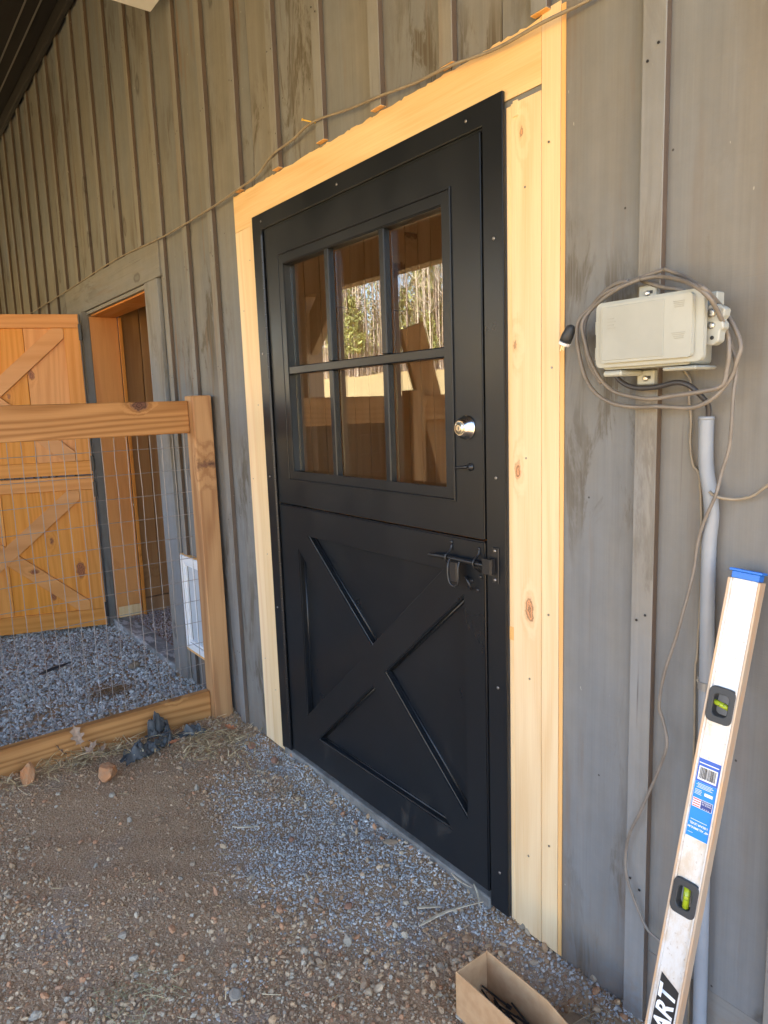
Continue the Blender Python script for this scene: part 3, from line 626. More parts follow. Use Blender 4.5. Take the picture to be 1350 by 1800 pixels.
for sx, sz_ in ((1.075, 2.092), (.50, 2.092), (-.005, 2.092), (1.165, 1.80), (1.165, 1.22), (1.165, .66), (1.165, .12), (-.05, 1.62), (-.05, 1.15), (-.05, .62)):
    lathe('screw', door, 'screw', [(.0045, 0), (.0042, .0014), (.0022, .0024)], (sx, -.0162, sz_), n=10)

# ------------------------------------------------------------------ open stable door (local: x along leaf, y thickness, z up)
def stable_leaf(parent, z0, z1, flip):
    L = 1.13
    seams = [.0, .095, .33, .56, .80, 1.03, L]
    for a, b in zip(seams, seams[1:]):
        box('door_plank', parent, 'amber', a + .0012, b - .0012, .0, .022, z0, z1, .0015, local=True)
    zt0, zt1 = (z1 - .085, z0 + .088) if not flip else (z1 - .088, z0 + .115)
    box('ledge', parent, 'amber_h', .002, L - .002, .0225, .042, zt0, z1 - .001, .002, local=True)
    box('ledge', parent, 'amber_h', .002, L - .002, .0225, .042, z0 + .001, zt1, .002, local=True)
    xa, xb = .096, L - .096
    for x0, x1 in ((.002, .0945), (L - .0945, L - .002)):
        box('stile', parent, 'amber', x0, x1, .0225, .0405, zt1 + .001, zt0 - .001, .002, local=True)
    # cross braces inside the frame
    zA, zB = zt1 + .001, zt0 - .001; dv = Vector((xb - xa, 0, zB - zA)); ln = dv.length; dv.normalize()
    def clip(poly, n, d):
        out = []
        for i in range(len(poly)):
            A, B = poly[i], poly[(i + 1) % len(poly)]; da, db_ = A.dot(n) - d, B.dot(n) - d
            if da <= 0: out.append(A)
            if (da < 0 < db_) or (db_ < 0 < da): out.append(A.lerp(B, da / (da - db_)))
        return out
    hw = .046; first = None
    for s in (1, -1):
        p0 = Vector((xa, zB if s > 0 else zA)); p1 = Vector((xb, zA if s > 0 else zB)); d = (p1 - p0).normalized(); nr = Vector((-d.y, d.x))
        band = [p0 - d * .2 - nr * hw, p1 + d * .2 - nr * hw, p1 + d * .2 + nr * hw, p0 - d * .2 + nr * hw]
        for n_, q_ in ((Vector((1, 0)), xb), (Vector((-1, 0)), -xa), (Vector((0, 1)), zB), (Vector((0, -1)), -zA)): band = clip(band, n_, q_)
        if s > 0: pieces = [band]; first = (nr, nr.dot(p0))
        else: n1, d1 = first; pieces = [clip(band, n1, d1 - hw - .001), clip(band, -n1, -(d1 + hw + .001))]
        for pc in pieces:
            bm = bmesh.new(); q = [[bm.verts.new((P.x, yv, P.y)) for P in pc] for yv in (.0228, .0395)]; m_ = len(pc)
            for i in range(m_): bm.faces.new((q[0][i], q[0][(i + 1) % m_], q[1][(i + 1) % m_], q[1][i]))
            bm.faces.new(q[0]); bm.faces.new(q[1][::-1]); from_bm('brace', parent, 'amber_plain', bm, .0015, local=True)
sdoor = thing('stable_door', 'open orange pine dutch stable door with crossed braces swung back behind the fence', 'door', (-2.415, -.062, 0))
stable_leaf(sdoor, 1.030, 2.042, False); stable_leaf(sdoor, .012, 1.020, True)
box('door_edge', sdoor, 'grey_trim', -.003, .0, -.002, .043, .012, 2.04, 0, local=True)
for hz_ in (1.93, 1.10, .93, .12):
    hb = box('hinge', sdoor, 'iron', -.012, .006, .010, .047, hz_ - .05, hz_ + .05, .001, local=True)
sdoor.rotation_euler = (0, 0, math.atan2(-.933, -.361))
# mirror the thickness direction so the ledged face looks at the viewer (+x side)
# local +y after rotation points to: rotate (0,1)
# ------------------------------------------------------------------ pet door
pet = thing('pet_door', 'white plastic pet door set low in the grey wall behind the fence post', 'pet door', (-.95, -.01, .45))
frame_ring('pet_frame', pet, -1.045, -.76, .195, .690, .034, -.036, -.0255, 'white', .003)
frame_ring('pet_inner_frame', pet, -1.009, -.796, .231, .654, .014, -.030, -.0125, 'white', .002)
box('pet_flap', pet, 'white_flap', -.994, -.811, -.018, -.014, .246, .639, .001)
box('pet_rib', pet, 'white', -.925, -.918, -.021, -.0182, .25, .635, .0005)
from_bm('pine_surround', pet, 'pine_edge', plate(rect(-1.066, -.740, .176, .692), [rect(-1.043, -.762, .197, .688)], -.0255, -.0245 + .022), 0)

# ------------------------------------------------------------------ fence
def wpost(label, x0, x1, y0, y1, z0, z1):
    f = thing('fence_post', label, 'post', ((x0 + x1) / 2, (y0 + y1) / 2, 0))
    return f
fence = thing('run_fence', 'treated lumber and welded wire fence closing off the gravel run', 'fence', (-.62, -1.2, 0))
box('post', fence, 'treated', -.640, -.551, -.107, -.019, -.10, 1.480, .004)
box('post', fence, 'treated', -.595, -.508, -1.150, -1.062, -.10, 1.485, .004)
box('post', fence, 'treated', -.640, -.551, -2.44, -2.352, -.10, 1.480, .004)
box('top_rail', fence, 'treated_y', -.636, -.598, -2.35, -.109, 1.318, 1.459, .003)
box('base_board', fence, 'treated_y', -.632, -.594, -2.35, -.109, -.03, .118, .003)
wm = bmesh.new()
def wire(p, q, seed):
    r_ = random.Random(seed); n = 10; pts = [Vector(p).lerp(Vector(q), i / n) + Vector((r_.uniform(-.003, .003), r_.uniform(-.002, .002), r_.uniform(-.0025, .0025))) for i in range(n + 1)]
    add_tube(wm, pts, .0013, 4, False)
yy = -.125; k = 0
while yy > -2.34: wire((-.642, yy, 1.34), (-.639, yy, .05), k); yy -= .0505; k += 1
zz = .14
while zz < 1.33: wire((-.6405, -.08, zz), (-.6405, -2.35, zz + .004), k); zz += .1015; k += 1
tag(from_bm('welded_wire', fence, 'wire', wm), kind='stuff')
pw = thing('plank_wall', 'low wall of upright planks between the porch posts, mirrored in the door glass', 'plank wall', (-3, -2.55, 0))
xx = -6.2; rp = random.Random(9)
while xx < -1.3:
    wv = rp.uniform(.13, .16); box('plank', pw, 'porch', xx, xx + wv - .006, -2.56, -2.535, -.05, 1.262 + rp.uniform(-.008, .008), .003) if not -4.13 < xx + .07 < -3.86 else None; xx += wv
lean = thing('leaning_board', 'spare tan plank leaning against the run fence, seen in the door glass', 'plank', (-.75, -1.4, 0))
bm = bmesh.new(); d = Vector((0, -.30, -1)).normalized(); mt = Matrix.Translation((-.70, -1.22, 1.84)) @ Matrix.Rotation(math.radians(-17), 4, 'X')
add_box(bm, -.02, .02, -.085, .085, -1.92, 0, mt); from_bm('plank', lean, 'treated', bm, .003)

# ------------------------------------------------------------------ utility box, cables
ub = thing('utility_box', 'beige plastic outdoor enclosure screwed over the batten beside the door', 'utility box', (1.62, -.025, 1.53))
from_bm('back_box', ub, 'boxgrey_dark', plate(rrect(1.540, 1.724, 1.466, 1.586, .008), [], -.100, -.030), .003, seg=2)
from_bm('lid', ub, 'boxgrey', plate(rrect(1.531, 1.752, 1.470, 1.594, .012), [], -.112, -.1005), .004, seg=2)
from_bm('lid_panel', ub, 'boxgrey', plate(rrect(1.549, 1.736, 1.478, 1.588, .008), [], -.122, -.1125), .004, seg=2)
from_bm('lid_recess', ub, 'boxgrey_dark', plate(rect(1.553, 1.683, 1.483, 1.583), [], -.1235, -.1222), .0005)
for x0, x1, z0 in ((1.545, 1.587, 1.453), (1.672, 1.738, 1.457)): box('foot_lug', ub, 'boxgrey', x0, x1, -.108, -.034, z0, 1.4635, .003)
for zc in (1.612, 1.449):
    lg = box('mounting_tab', ub, 'boxgrey', 1.574, 1.612, -.036, -.0235, zc - .014, zc + .014, .002)
    lathe('mounting_screw', lg, 'steel', [(.006, 0), (.0055, .002), (.003, .0035)], (1.594, -.0365, zc - .002), n=12)
    box('slot', lg, 'print_black', 1.599, 1.605, -.0372, -.0362, zc - .003, zc + .003, 0)
la = from_bm('latch_bracket', ub, 'boxgrey', plate([(1.7245, 1.500), (1.757, 1.496), (1.768, 1.502), (1.770, 1.520), (1.776, 1.524), (1.775, 1.534), (1.770, 1.538), (1.776, 1.545), (1.778, 1.556), (1.770, 1.562), (1.757, 1.567), (1.7245, 1.562)], [], -.092, -.070), .002)
for zc, rr_ in ((1.551, .0075), (1.530, .006)): lathe('latch_screw', la, 'steel', [(rr_, 0), (rr_, .002), (rr_ * .6, .0035)], (1.755, -.0925, zc), n=16)
lathe('latch_hole', la, 'print_black', [(.0035, 0), (.0035, .0006)], (1.757, -.0925, 1.509), n=12)
box('hinge_tab', ub, 'boxgrey', 1.7245, 1.752, -.07, -.045, 1.566, 1.590, .002)
for zc in (1.547, 1.497):
    la = box('side_catch', ub, 'boxgrey', 1.523, 1.5305, -.104, -.085, zc - .011, zc + .014, .001)
def stripes(x0, z0, n, ln, dz, sk):
    for i in range(n): box('moulded_mark', ub, 'boxlid_print', x0 + sk * i, x0 + ln - sk * i * .5, -.12275, -.1222, z0 - i * dz, z0 - i * dz + .0012, 0)
stripes(1.700, 1.575, 4, .022, .0032, .001); stripes(1.698, 1.521, 4, .026, .0032, .002)
for i in range(4): box('moulded_mark', ub, 'boxlid_print', 1.566, 1.580 + .003 * (i % 2), -.1242, -.1237, 1.560 - i * .006, 1.5615 - i * .006, 0)

LOOP_A= [(1.637, -0.05, 1.648), (1.604, -0.05, 1.641), (1.552, -0.05, 1.63), (1.509, -0.05, 1.62), (1.473, -0.05, 1.601), (1.445, -0.05, 1.574), (1.439, -0.05, 1.54), (1.446, -0.05, 1.497), (1.462, -0.05, 1.454), (1.488, -0.05, 1.421), (1.525, -0.05, 1.401), (1.58, -0.05, 1.392), (1.632, -0.05, 1.392), (1.684, -0.05, 1.387), (1.717, -0.05, 1.392), (1.748, -0.05, 1.41), (1.771, -0.05, 1.441), (1.782, -0.05, 1.47), (1.787, -0.05, 1.496), (1.774, -0.05, 1.529), (1.751, -0.05, 1.563), (1.766, -0.13, 1.584), (1.742, -0.12, 1.598), (1.682, -0.06, 1.625), (1.637, -0.05, 1.648)]
LOOP_B= [(1.596, -0.06, 1.636), (1.551, -0.06, 1.625), (1.509, -0.06, 1.609), (1.476, -0.06, 1.59), (1.46, -0.06, 1.565), (1.465, -0.06, 1.523), (1.477, -0.06, 1.491), (1.501, -0.06, 1.452), (1.532, -0.06, 1.427), (1.571, -0.06, 1.412), (1.62, -0.06, 1.407), (1.672, -0.06, 1.411), (1.725, -0.06, 1.417), (1.759, -0.06, 1.427), (1.768, -0.06, 1.456), (1.773, -0.06, 1.485), (1.767, -0.06, 1.514), (1.772, -0.1, 1.546), (1.771, -0.13, 1.57), (1.748, -0.13, 1.592), (1.69, -0.09, 1.618), (1.631, -0.06, 1.633), (1.596, -0.06, 1.636)]
LOOP_C= [(1.553, -0.04, 1.64), (1.522, -0.04, 1.637), (1.494, -0.04, 1.624), (1.465, -0.04, 1.596), (1.451, -0.04, 1.563), (1.456, -0.04, 1.524), (1.467, -0.04, 1.482), (1.493, -0.04, 1.442)]
LOOP_D= [(1.58, -0.035, 1.635), (1.623, -0.035, 1.619), (1.662, -0.035, 1.606), (1.689, -0.03, 1.588)]
TAIL= [(1.757, -0.13, 1.587), (1.768, -0.11, 1.563), (1.762, -0.06, 1.535), (1.764, -0.04, 1.498), (1.775, -0.04, 1.456), (1.774, -0.04, 1.412), (1.77, -0.04, 1.352), (1.766, -0.04, 1.312), (1.755, -0.04, 1.265), (1.748, -0.045, 1.228), (1.729, -0.04, 1.178), (1.71, -0.03, 1.131), (1.701, -0.03, 1.069), (1.686, -0.03, 0.981), (1.67, -0.03, 0.924), (1.65, -0.03, 0.847), (1.639, -0.03, 0.773), (1.645, -0.03, 0.742), (1.658, -0.03, 0.706), (1.655, -0.03, 0.679), (1.637, -0.03, 0.622), (1.607, -0.035, 0.529), (1.579, -0.035, 0.455), (1.57, -0.035, 0.393), (1.578, -0.035, 0.343), (1.604, -0.035, 0.28), (1.63, -0.035, 0.25), (1.659, -0.035, 0.236), (1.70, -.02, .21)]
BLACKC= [(1.525, -0.045, 1.464), (1.545, -0.045, 1.443), (1.576, -0.045, 1.43), (1.621, -0.045, 1.429), (1.663, -0.045, 1.436), (1.69, -0.045, 1.43), (1.71, -0.040, 1.411), (1.720, -0.028, 1.389), (1.714, -0.018, 1.350)]
RIGHTC= [(1.871, -0.02, 1.279), (1.83, -0.02, 1.249), (1.802, -0.02, 1.227), (1.772, -0.022, 1.219), (1.748, -0.040, 1.224), (1.735, -.040, 1.232)]
THINC= [(1.656, -0.008, 1.462), (1.672, -0.008, 1.437), (1.67, -0.008, 1.405), (1.676, -0.008, 1.366), (1.676, -0.008, 1.317), (1.683, -0.008, 1.278), (1.698, -0.008, 1.246), (1.707, -0.008, 1.087), (1.705, -0.008, 0.904), (1.702, -0.008, 0.867), (1.705, -0.008, 0.735), (1.705, -0.008, 0.624), (1.706, -0.008, 0.473), (1.715, -0.008, 0.062)]
CONDUIT= [(1.712, -0.018, 1.369), (1.713, -0.018, 1.303), (1.716, -0.018, 1.268), (1.723, -0.018, 1.233), (1.728, -0.018, 1.201), (1.729, -0.018, 1.175), (1.726, -0.018, 1.124), (1.727, -0.018, 1.025), (1.730, -0.018, 0.889), (1.731, -0.018, 0.818), (1.734, -0.018, 0.676), (1.741, -0.018, 0.336), (1.745, -0.018, 0.0)]
cab = thing('coiled_cable', 'grey extension cable coiled round the beige enclosure, its tail hanging to the ground', 'cable', (1.6, -.04, 1.5))
def flat_cable(name, parent, mat, pts, r=.0042):
    rk = random.Random(int(pts[0][0] * 1000)); pts = [(p[0] + rk.uniform(-.0018, .0018), p[1] + rk.uniform(-.003, .003), p[2] + rk.uniform(-.0018, .0018)) for p in pts]
    return tube(name, parent, mat, pts, r, 8, 6)
flat_cable('cable_loop', cab, 'cable', LOOP_A); flat_cable('cable_loop', cab, 'cable', LOOP_B); flat_cable('cable_loop', cab, 'cable', LOOP_C); flat_cable('cable_loop', cab, 'cable', LOOP_D)
flat_cable('cable_tail', cab, 'cable', TAIL, .0034)
pl = bmesh.new(); add_tube(pl, [(1.427, -.052, 1.566), (1.424, -.052, 1.562), (1.414, -.052, 1.545), (1.409, -.053, 1.534)], [.006, .011, .0135, .013], 10); po = from_bm('plug', cab, 'rubber', pl, smooth=True)
pl = bmesh.new(); add_tube(pl, [(1.4088, -.053, 1.5336), (1.406, -.053, 1.528)], [.0135, .0125], 12); from_bm('plug_face', po, 'white', pl)
for dx, dy in ((-.005, 0), (.004, -.003), (0, .005)):
    pl = bmesh.new(); add_tube(pl, [(1.406 + dx, -.053 + dy, 1.5285 + dx * .3), (1.401 + dx, -.053 + dy, 1.517 + dx * .3)], .0016, 6); from_bm('plug_prong', po, 'brass', pl)
tag(tube('power_lead', None, 'cable_dark', BLACKC, .0052, 8), 'black lead bending from the enclosure into the conduit top', 'cable')
tag(tube('side_cable', None, 'cable_tan', RIGHTC, .003, 8), 'thin tan cable sagging in from the right edge to the conduit', 'cable')
tag(tube('thin_cable', None, 'cable_tan', THINC, .0026, 6), 'thin tan cable running down the wall just left of the grey conduit', 'cable')
cd = thing('conduit', 'grey plastic conduit pipe running down the wall under the enclosure', 'conduit', (1.73, -.018, 0))
bm = bmesh.new(); sp_ = spline(CONDUIT, 6); add_tube(bm, sp_, .0135, 16); from_bm('pipe', cd, 'pvc', bm, smooth=True)
tube('pipe_collar', cd, 'pvc', [(1.712, -.018, 1.371), (1.712, -.018, 1.365)], .0145, 16, 0)
b = bmesh.new(); add_tube(b, [(1.7305, -.018, .835), (1.731, -.018, .853)], .0152, 16); cl = from_bm('pipe_strap', cd, 'clamp', b, .001); box('strap_ear', cl, 'clamp', 1.705, 1.722, -.006, -.002, .836, .852, .0005)
lathe('strap_screw', cl, 'steel', [(.004, 0), (.003, .002)], (1.708, -.0065, .844), n=10)

WC = [(-8.5, -.03, 2.26), (-5.5, -.031, 2.238), (-3.942, -0.030, 2.24), (-2.736, -0.031, 2.243), (-1.7, -.031, 2.252), (-0.96, -0.030, 2.226), (-0.39, -0.030, 2.227), (-0.17, -0.030, 2.236), (.0, -.025, 2.248), (0.13, -0.030, 2.279), (.27, -.026, 2.290), (0.402, -0.031, 2.300), (0.606, -0.026, 2.274), (0.758, -0.030, 2.256), (.9, -.024, 2.240), (1.035, -0.030, 2.228), (1.18, -.022, 2.212), (1.321, -0.030, 2.205), (1.458, -0.018, 2.205), (1.60, -.03, 2.21), (2.3, -.03, 2.22)]
wc = thing('strung_cord', 'thin tan cord strung along the wall above both doors', 'cord', (.4, -.03, 2.25))
tube('cord', wc, 'cable_tan', WC, .0038, 6, 8)
tube('nail', wc, 'yellow', [(.402, -.0, 2.300), (.392, -.062, 2.304)], .0022, 6, 0); tube('nail_head', wc, 'yellow', [(.392, -.062, 2.304), (.3918, -.0635, 2.3042)], .0045, 8, 0)

# white light fixture high on the wall
lf = thing('wall_light', 'corner of a white floodlight housing at the top edge of the grey wall', 'light fixture', (-.6, -.1, 3.15))
bm = bmesh.new(); add_box(bm, -.774, -.42, -.33, -.073, 3.10, 3.26)
from_bm('housing', lf, 'white', bm, .004)
box('mounting_arm', lf, 'white', -.64, -.56, -.0725, -.022, 3.15, 3.22, .002)

# ------------------------------------------------------------------ spirit level
LT = Vector((1.812, -.040, 1.088)); LF = Vector((1.772, -.278, 0)); zl = (LT - LF).normalized(); xl = (Vector((1, 0, 0)) - zl * zl.x).normalized()
ca, sa = math.cos(math.radians(4)), math.sin(math.radians(4)); yl = zl.cross(xl); xl, yl = xl * ca + yl * sa, yl * ca - xl * sa
lev = thing('spirit_level', 'long dusty aluminium spirit level leaning on the grey wall', 'spirit level')
lev.matrix_world = Matrix(((xl.x, yl.x, zl.x, LF.x), (xl.y, yl.y, zl.y, LF.y), (xl.z, yl.z, zl.z, LF.z), (0, 0, 0, 1)))
LL = 1.117; HW = .0285
def tz(t): return LL - t
V1, V2, V3 = tz(.247), tz(.612), tz(1.01)
hole = lambda zc: rrect(-.0205, .0205, zc - .029, zc + .029, .010)
from_bm('web', lev, 'alu', plate(rect(-HW + .0042, HW - .0042, -.03, LL - .014), [hole(V1), hole(V2), hole(V3)], -.0085, -.0035), 0, local=True)
for s in (-1, 1):
    a, b = sorted((s * HW, s * (HW - .004)))
    box('flange', lev, 'alu_edge', a, b, -.013, .013, -.03, LL - .014, .0008, local=True)
    a, b = sorted((s * (HW - .0042), s * (HW - .0075))); box('flange_lip', lev, 'alu', a, b, -.0122, -.0087, -.03, LL - .014, .0004, local=True)
box('end_cap', lev, 'blue', -HW + .0045, HW - .0045, -.0105, .0125, LL - .0135, LL - .001, .001, local=True)
box('end_cap', lev, 'blue', -HW + .0001, HW - .0001, -.0132, .0132, LL - .0008, LL + .004, .001, local=True)
for zc, ori in ((V1, 'x'), (V2, 'z'), (V3, 'x')):
    fr_ = from_bm('vial_holder', lev, 'rubber', plate(rrect(-.0235, .0235, zc - .033, zc + .033, .011), [rrect(-.0135, .0135, zc - .020, zc + .020, .008)], -.0145, .008), .0012, local=True)
    b = bmesh.new()
    if ori == 'x': add_tube(b, [(-.0165, -.005, zc + .003), (.0165, -.005, zc - .003)], .0052, 12)
    else: add_tube(b, [(.0025, -.005, zc - .021), (-.0005, -.005, zc + .021)], .0062, 12)
    from_bm('vial', fr_, 'vial', b, local=True, smooth=True)
    for q in (-.0035, .0035):
        b = bmesh.new()
        if ori == 'x': add_tube(b, [(q, -.005, zc + .0002), (q + .0006, -.005, zc)], .0054, 12)
        else: add_tube(b, [(.001, -.005, zc + q), (.001, -.005, zc + q + .0006)], .0064, 12)
        from_bm('vial_line', fr_, 'print_black', b, local=True)
def text(name, parent, s, size, mat, org, right, upv, depth=.0002, bold=0., shear=0., sx=1.):
    cu = bpy.data.curves.new(name, 'FONT'); cu.body = s; cu.size = size; cu.align_x = 'CENTER'; cu.align_y = 'CENTER'; cu.offset = bold; cu.shear = shear; cu.resolution_u = 3
    ob = bpy.data.objects.new(name, cu); COL.objects.link(ob); dg = bpy.context.evaluated_depsgraph_get(); me = bpy.data.meshes.new_from_object(ob.evaluated_get(dg)); bpy.data.objects.remove(ob)
    r_ = Vector(right).normalized(); u_ = Vector(upv).normalized(); n_ = r_.cross(u_); o_ = Vector(org)
    for vv in me.vertices: vv.co = o_ + r_ * vv.co.x * sx + u_ * vv.co.y + n_ * depth
    me.materials.clear(); return link(name, me, M[mat], parent)
YF = -.0085
lz0, lz1 = tz(.500), tz(.352)
def sticker(name, mat, x0, x1, z0, z1, y, par=None):
    return box(name, par or lev, mat, x0, x1, y - .0002, y, z0, z1, 0, local=True)
lb = from_bm('label', lev, 'label_white', plate(rrect(-.0208, .0208, lz0, lz1, .002), [], YF - .0004, YF - .0001), 0, local=True)
Y1 = YF - .0005
sticker('label_ground', 'label_blue', -.0202, .0202, lz0 + .0006, lz1 - .044, Y1, lb); sticker('label_head', 'label_deep', -.0202, .0202, lz1 - .0438, lz1 - .0006, Y1, lb)
Y2 = Y1 - .0003
sticker('barcode_ground', 'label_white', -.0175, .0165, lz1 - .040, lz1 - .0145, Y2, lb); sticker('label_strip', 'label_white', -.0185, .017, lz1 - .0095, lz1 - .0078, Y2, lb)
bx = -.0150; rb = random.Random(3)
bb = bmesh.new()
while bx < .0135:
    wv = rb.choice((.0004, .0004, .0008, .0012)); add_box(bb, bx, bx + wv, Y2 - .0005, Y2 - .0003, lz1 - .037, lz1 - .0165); bx += wv + rb.choice((.0004, .0008))
from_bm('barcode', lb, 'print_black', bb, local=True)
Y3 = Y2 - .0001
fl = lz1 - .083
sticker('flag_ground', 'label_white', -.0185, .0180, fl - .0085, fl + .0085, Y3, lb)
for i in range(4): sticker('flag_stripe', 'label_red', -.0178, -.0040, fl - .0072 + i * .0042, fl - .0053 + i * .0042, Y3 - .0003, lb)
sticker('flag_field', 'label_navy', -.0030, .0172, fl - .0078, fl + .0078, Y3 - .0003, lb)
RT, UPV = (-1, 0, 0), (0, 0, -1)      # the label is read upside down
text('print', lb, 'MADE IN', .0042, 'label_white', (.0072, Y3 - .0007, fl + .0015), RT, UPV, 0); text('print', lb, 'AMERICA', .0042, 'label_white', (.0072, Y3 - .0007, fl + .0054), RT, UPV, 0)
text('print', lb, '* * * *', .0050, 'label_white', (.0072, Y3 - .0007, fl - .0050), RT, UPV, 0)
text('print', lb, '48" ALUMINUM', .0056, 'label_white', (0, Y3 - .0002, lz0 + .0185), RT, UPV, 0, .00012); text('print', lb, 'I-BEAM LEVEL', .0056, 'label_white', (0, Y3 - .0002, lz0 + .0262), RT, UPV, 0, .00012)
for i, (x0, x1) in enumerate(((-.015, .012), (-.017, .014), (-.014, .010), (-.016, .013))): sticker('fine_print', 'label_white', x0, x1, lz1 - .0475 - i * .0024, lz1 - .0467 - i * .0024, Y2, lb)
for i in range(4): sticker('fine_print', 'label_white', -.0178, -.006 + .001 * (i % 2), lz1 - .0595 - i * .0026, lz1 - .0587 - i * .0026, Y2, lb)
sticker('fine_print', 'label_white', .000, .015, lz1 - .066, lz1 - .0605, Y2, lb); sticker('fine_print', 'label_white', -.016, .014, lz0 + .0325, lz0 + .0333, Y2, lb); sticker('fine_print', 'label_white', -.017, -.008, lz0 + .008, lz0 + .0086, Y2, lb)
# black logo patch, lettering reads up the level
pz1, pz0 = tz(.772), tz(.915)
lp = from_bm('logo_patch', lev, 'print_black', plate([(-.0200, pz0), (.0200, pz0 - .006), (.0200, pz1 - .013), (.014, pz1 - .009), (-.0165, pz1 + .006)], [], YF - .0004, YF - .0001), 0, local=True)
text('print', lp, 'HART', .044, 'label_white', (.002, YF - .0009, (pz0 + pz1) / 2 - .005), (0, 0, 1), (-1, 0, 0), 0, .0012, .2, 1.02)

# ------------------------------------------------------------------ cardboard tray
ct = thing('cardboard_tray', 'open cardboard parts tray standing on the gravel in front of the wall', 'box', (1.45, -.28, 0))
X0, X1, Ya, Yb, H, T = 1.328, 1.74, -.335, -.232, .108, .003
zb_ = -.006
def prism(name, pts, y0, y1, mat='card', bev=.0006):
    return from_bm(name, ct, mat, plate(pts, [], y0, y1), bev)
side = [(X0, zb_), (X1, zb_), (X1, .045), (X1 - .03, .05), (1.512, H), (X0, H)]
prism('side_wall', side, Ya, Ya + T); prism('side_wall', side, Yb - T, Yb)
box('end_wall', ct, 'card', X0 + .0002, X0 + T, Ya + T + .0003, Yb - T - .0003, zb_, H - .001, .0005); box('end_wall', ct, 'card', X1 - T, X1 - .0002, Ya + T + .0003, Yb - T - .0003, zb_, .045, .0005)
box('tray_bottom', ct, 'card', X0 + T + .0003, X1 - T - .0003, Ya + T + .0003, Yb - T - .0003, zb_, zb_ + T, 0)
rz = random.Random(8)
for i in range(34):
    x = rz.uniform(1.36, 1.56); y = rz.uniform(-.315, -.252); a = rz.uniform(-.5, .3); l = rz.uniform(.03, .055); z = .006 + .022 * rz.random() + .010 * (i > 20)
    p0 = Vector((x - l * math.cos(a), max(-.325, min(-.243, y - l * math.sin(a))), z)); p1 = Vector((x + l * math.cos(a), max(-.325, min(-.243, y + l * math.sin(a))), z + rz.uniform(-.006, .006)))
    b = bmesh.new(); add_tube(b, [p0, p0.lerp(p1, .85), p0.lerp(p1, .86), p1], [.0022, .0026, .0050, .0050], 7)
    tag(from_bm('black_screw', None, 'iron', b), 'black screw among the pile lying in the cardboard tray', 'screw', 'black screws in the tray')

# ------------------------------------------------------------------ stones, cloth, litter
def stone(label, c, s, mat, seed, cat='stone', name='stone'):
    r_ = np.random.default_rng(seed); bm = bmesh.new(); bmesh.ops.create_icosphere(bm, subdivisions=3 if s[0] > .028 else 2, radius=1)
    pl_ = [(Vector(r_.normal(size=3)).normalized(), r_.uniform(.55, .85)) for _ in range(9)]
    for q in bm.verts:
        for n_, d_ in pl_:
            k_ = q.co.dot(n_)
            if k_ > d_: q.co -= n_ * (k_ - d_)
        q.co *= 1 + .05 * math.sin(7 * q.co.x + 5 * q.co.z + seed) * math.sin(9 * q.co.y + seed)
        q.co = Vector((q.co.x * s[0], q.co.y * s[1], q.co.z * s[2]))
    bmesh.ops.rotate(bm, verts=bm.verts, matrix=Matrix.Rotation(r_.uniform(0, 6.28), 3, 'Z'), cent=(0, 0, 0))
    me = bm_done(bm, name); o = link(name, me, M[mat]); o.location = c; return tag(o, label, cat)
stone('broad orange sandstone chunk lying before the base board of the fence', (-.345, -.655, .012), (.055, .040, .036), 'rock_orange', 1)
stone('upright orange stone wedge leaning near the left end of the base board', (-.49, -.915, .035), (.030, .026, .060), 'rock_orange', 14)
stone('tan round stone on the grey gravel inside the run near the sill', (-1.482, -.187, .010), (.034, .028, .022), 'rock_tan', 3)
stone('flat grey oval stone on the gravel near the bottom of the picture', (.949, -.716, -.004), (.026, .017, .010), 'rock_grey', 4)
stone('pale flat grey stone on brown gravel left of centre', (.565, -.872, -.006), (.018, .013, .009), 'rock_grey', 5)
stone('small orange stone alone on the brown gravel', (.747, -.774, -.004), (.013, .010, .009), 'rock_orange', 6)
stone('rusty square stone at the edge of the grey gravel patch', (.873, -.330, -.003), (.016, .013, .010), 'rock_red', 7)
stone('reddish stone in the middle of the grey gravel patch', (.49, -.30, -.004), (.015, .011, .009), 'rock_red', 8)
stone('long tan stone against the door sill near its right end', (.72, -.055, -.002), (.032, .012, .011), 'rock_tan', 9)
stone('flat brown stone between the tray and the raw pine trim', (1.52, -.145, -.004), (.036, .030, .014), 'rock_tan', 10)
stone('tan oblong stone on the gravel left of the cardboard tray', (.99, -.50, -.004), (.016, .011, .009), 'rock_tan', 12)
stone('dark brown slab stone at the foot of the left raw pine trim', (-.20, -.10, -.004), (.030, .022, .012), 'rock_red', 13)
stone('pinkish stone beside the left foot of the black door', (-.02, -.085, -.003), (.024, .018, .012), 'rock_red', 15)
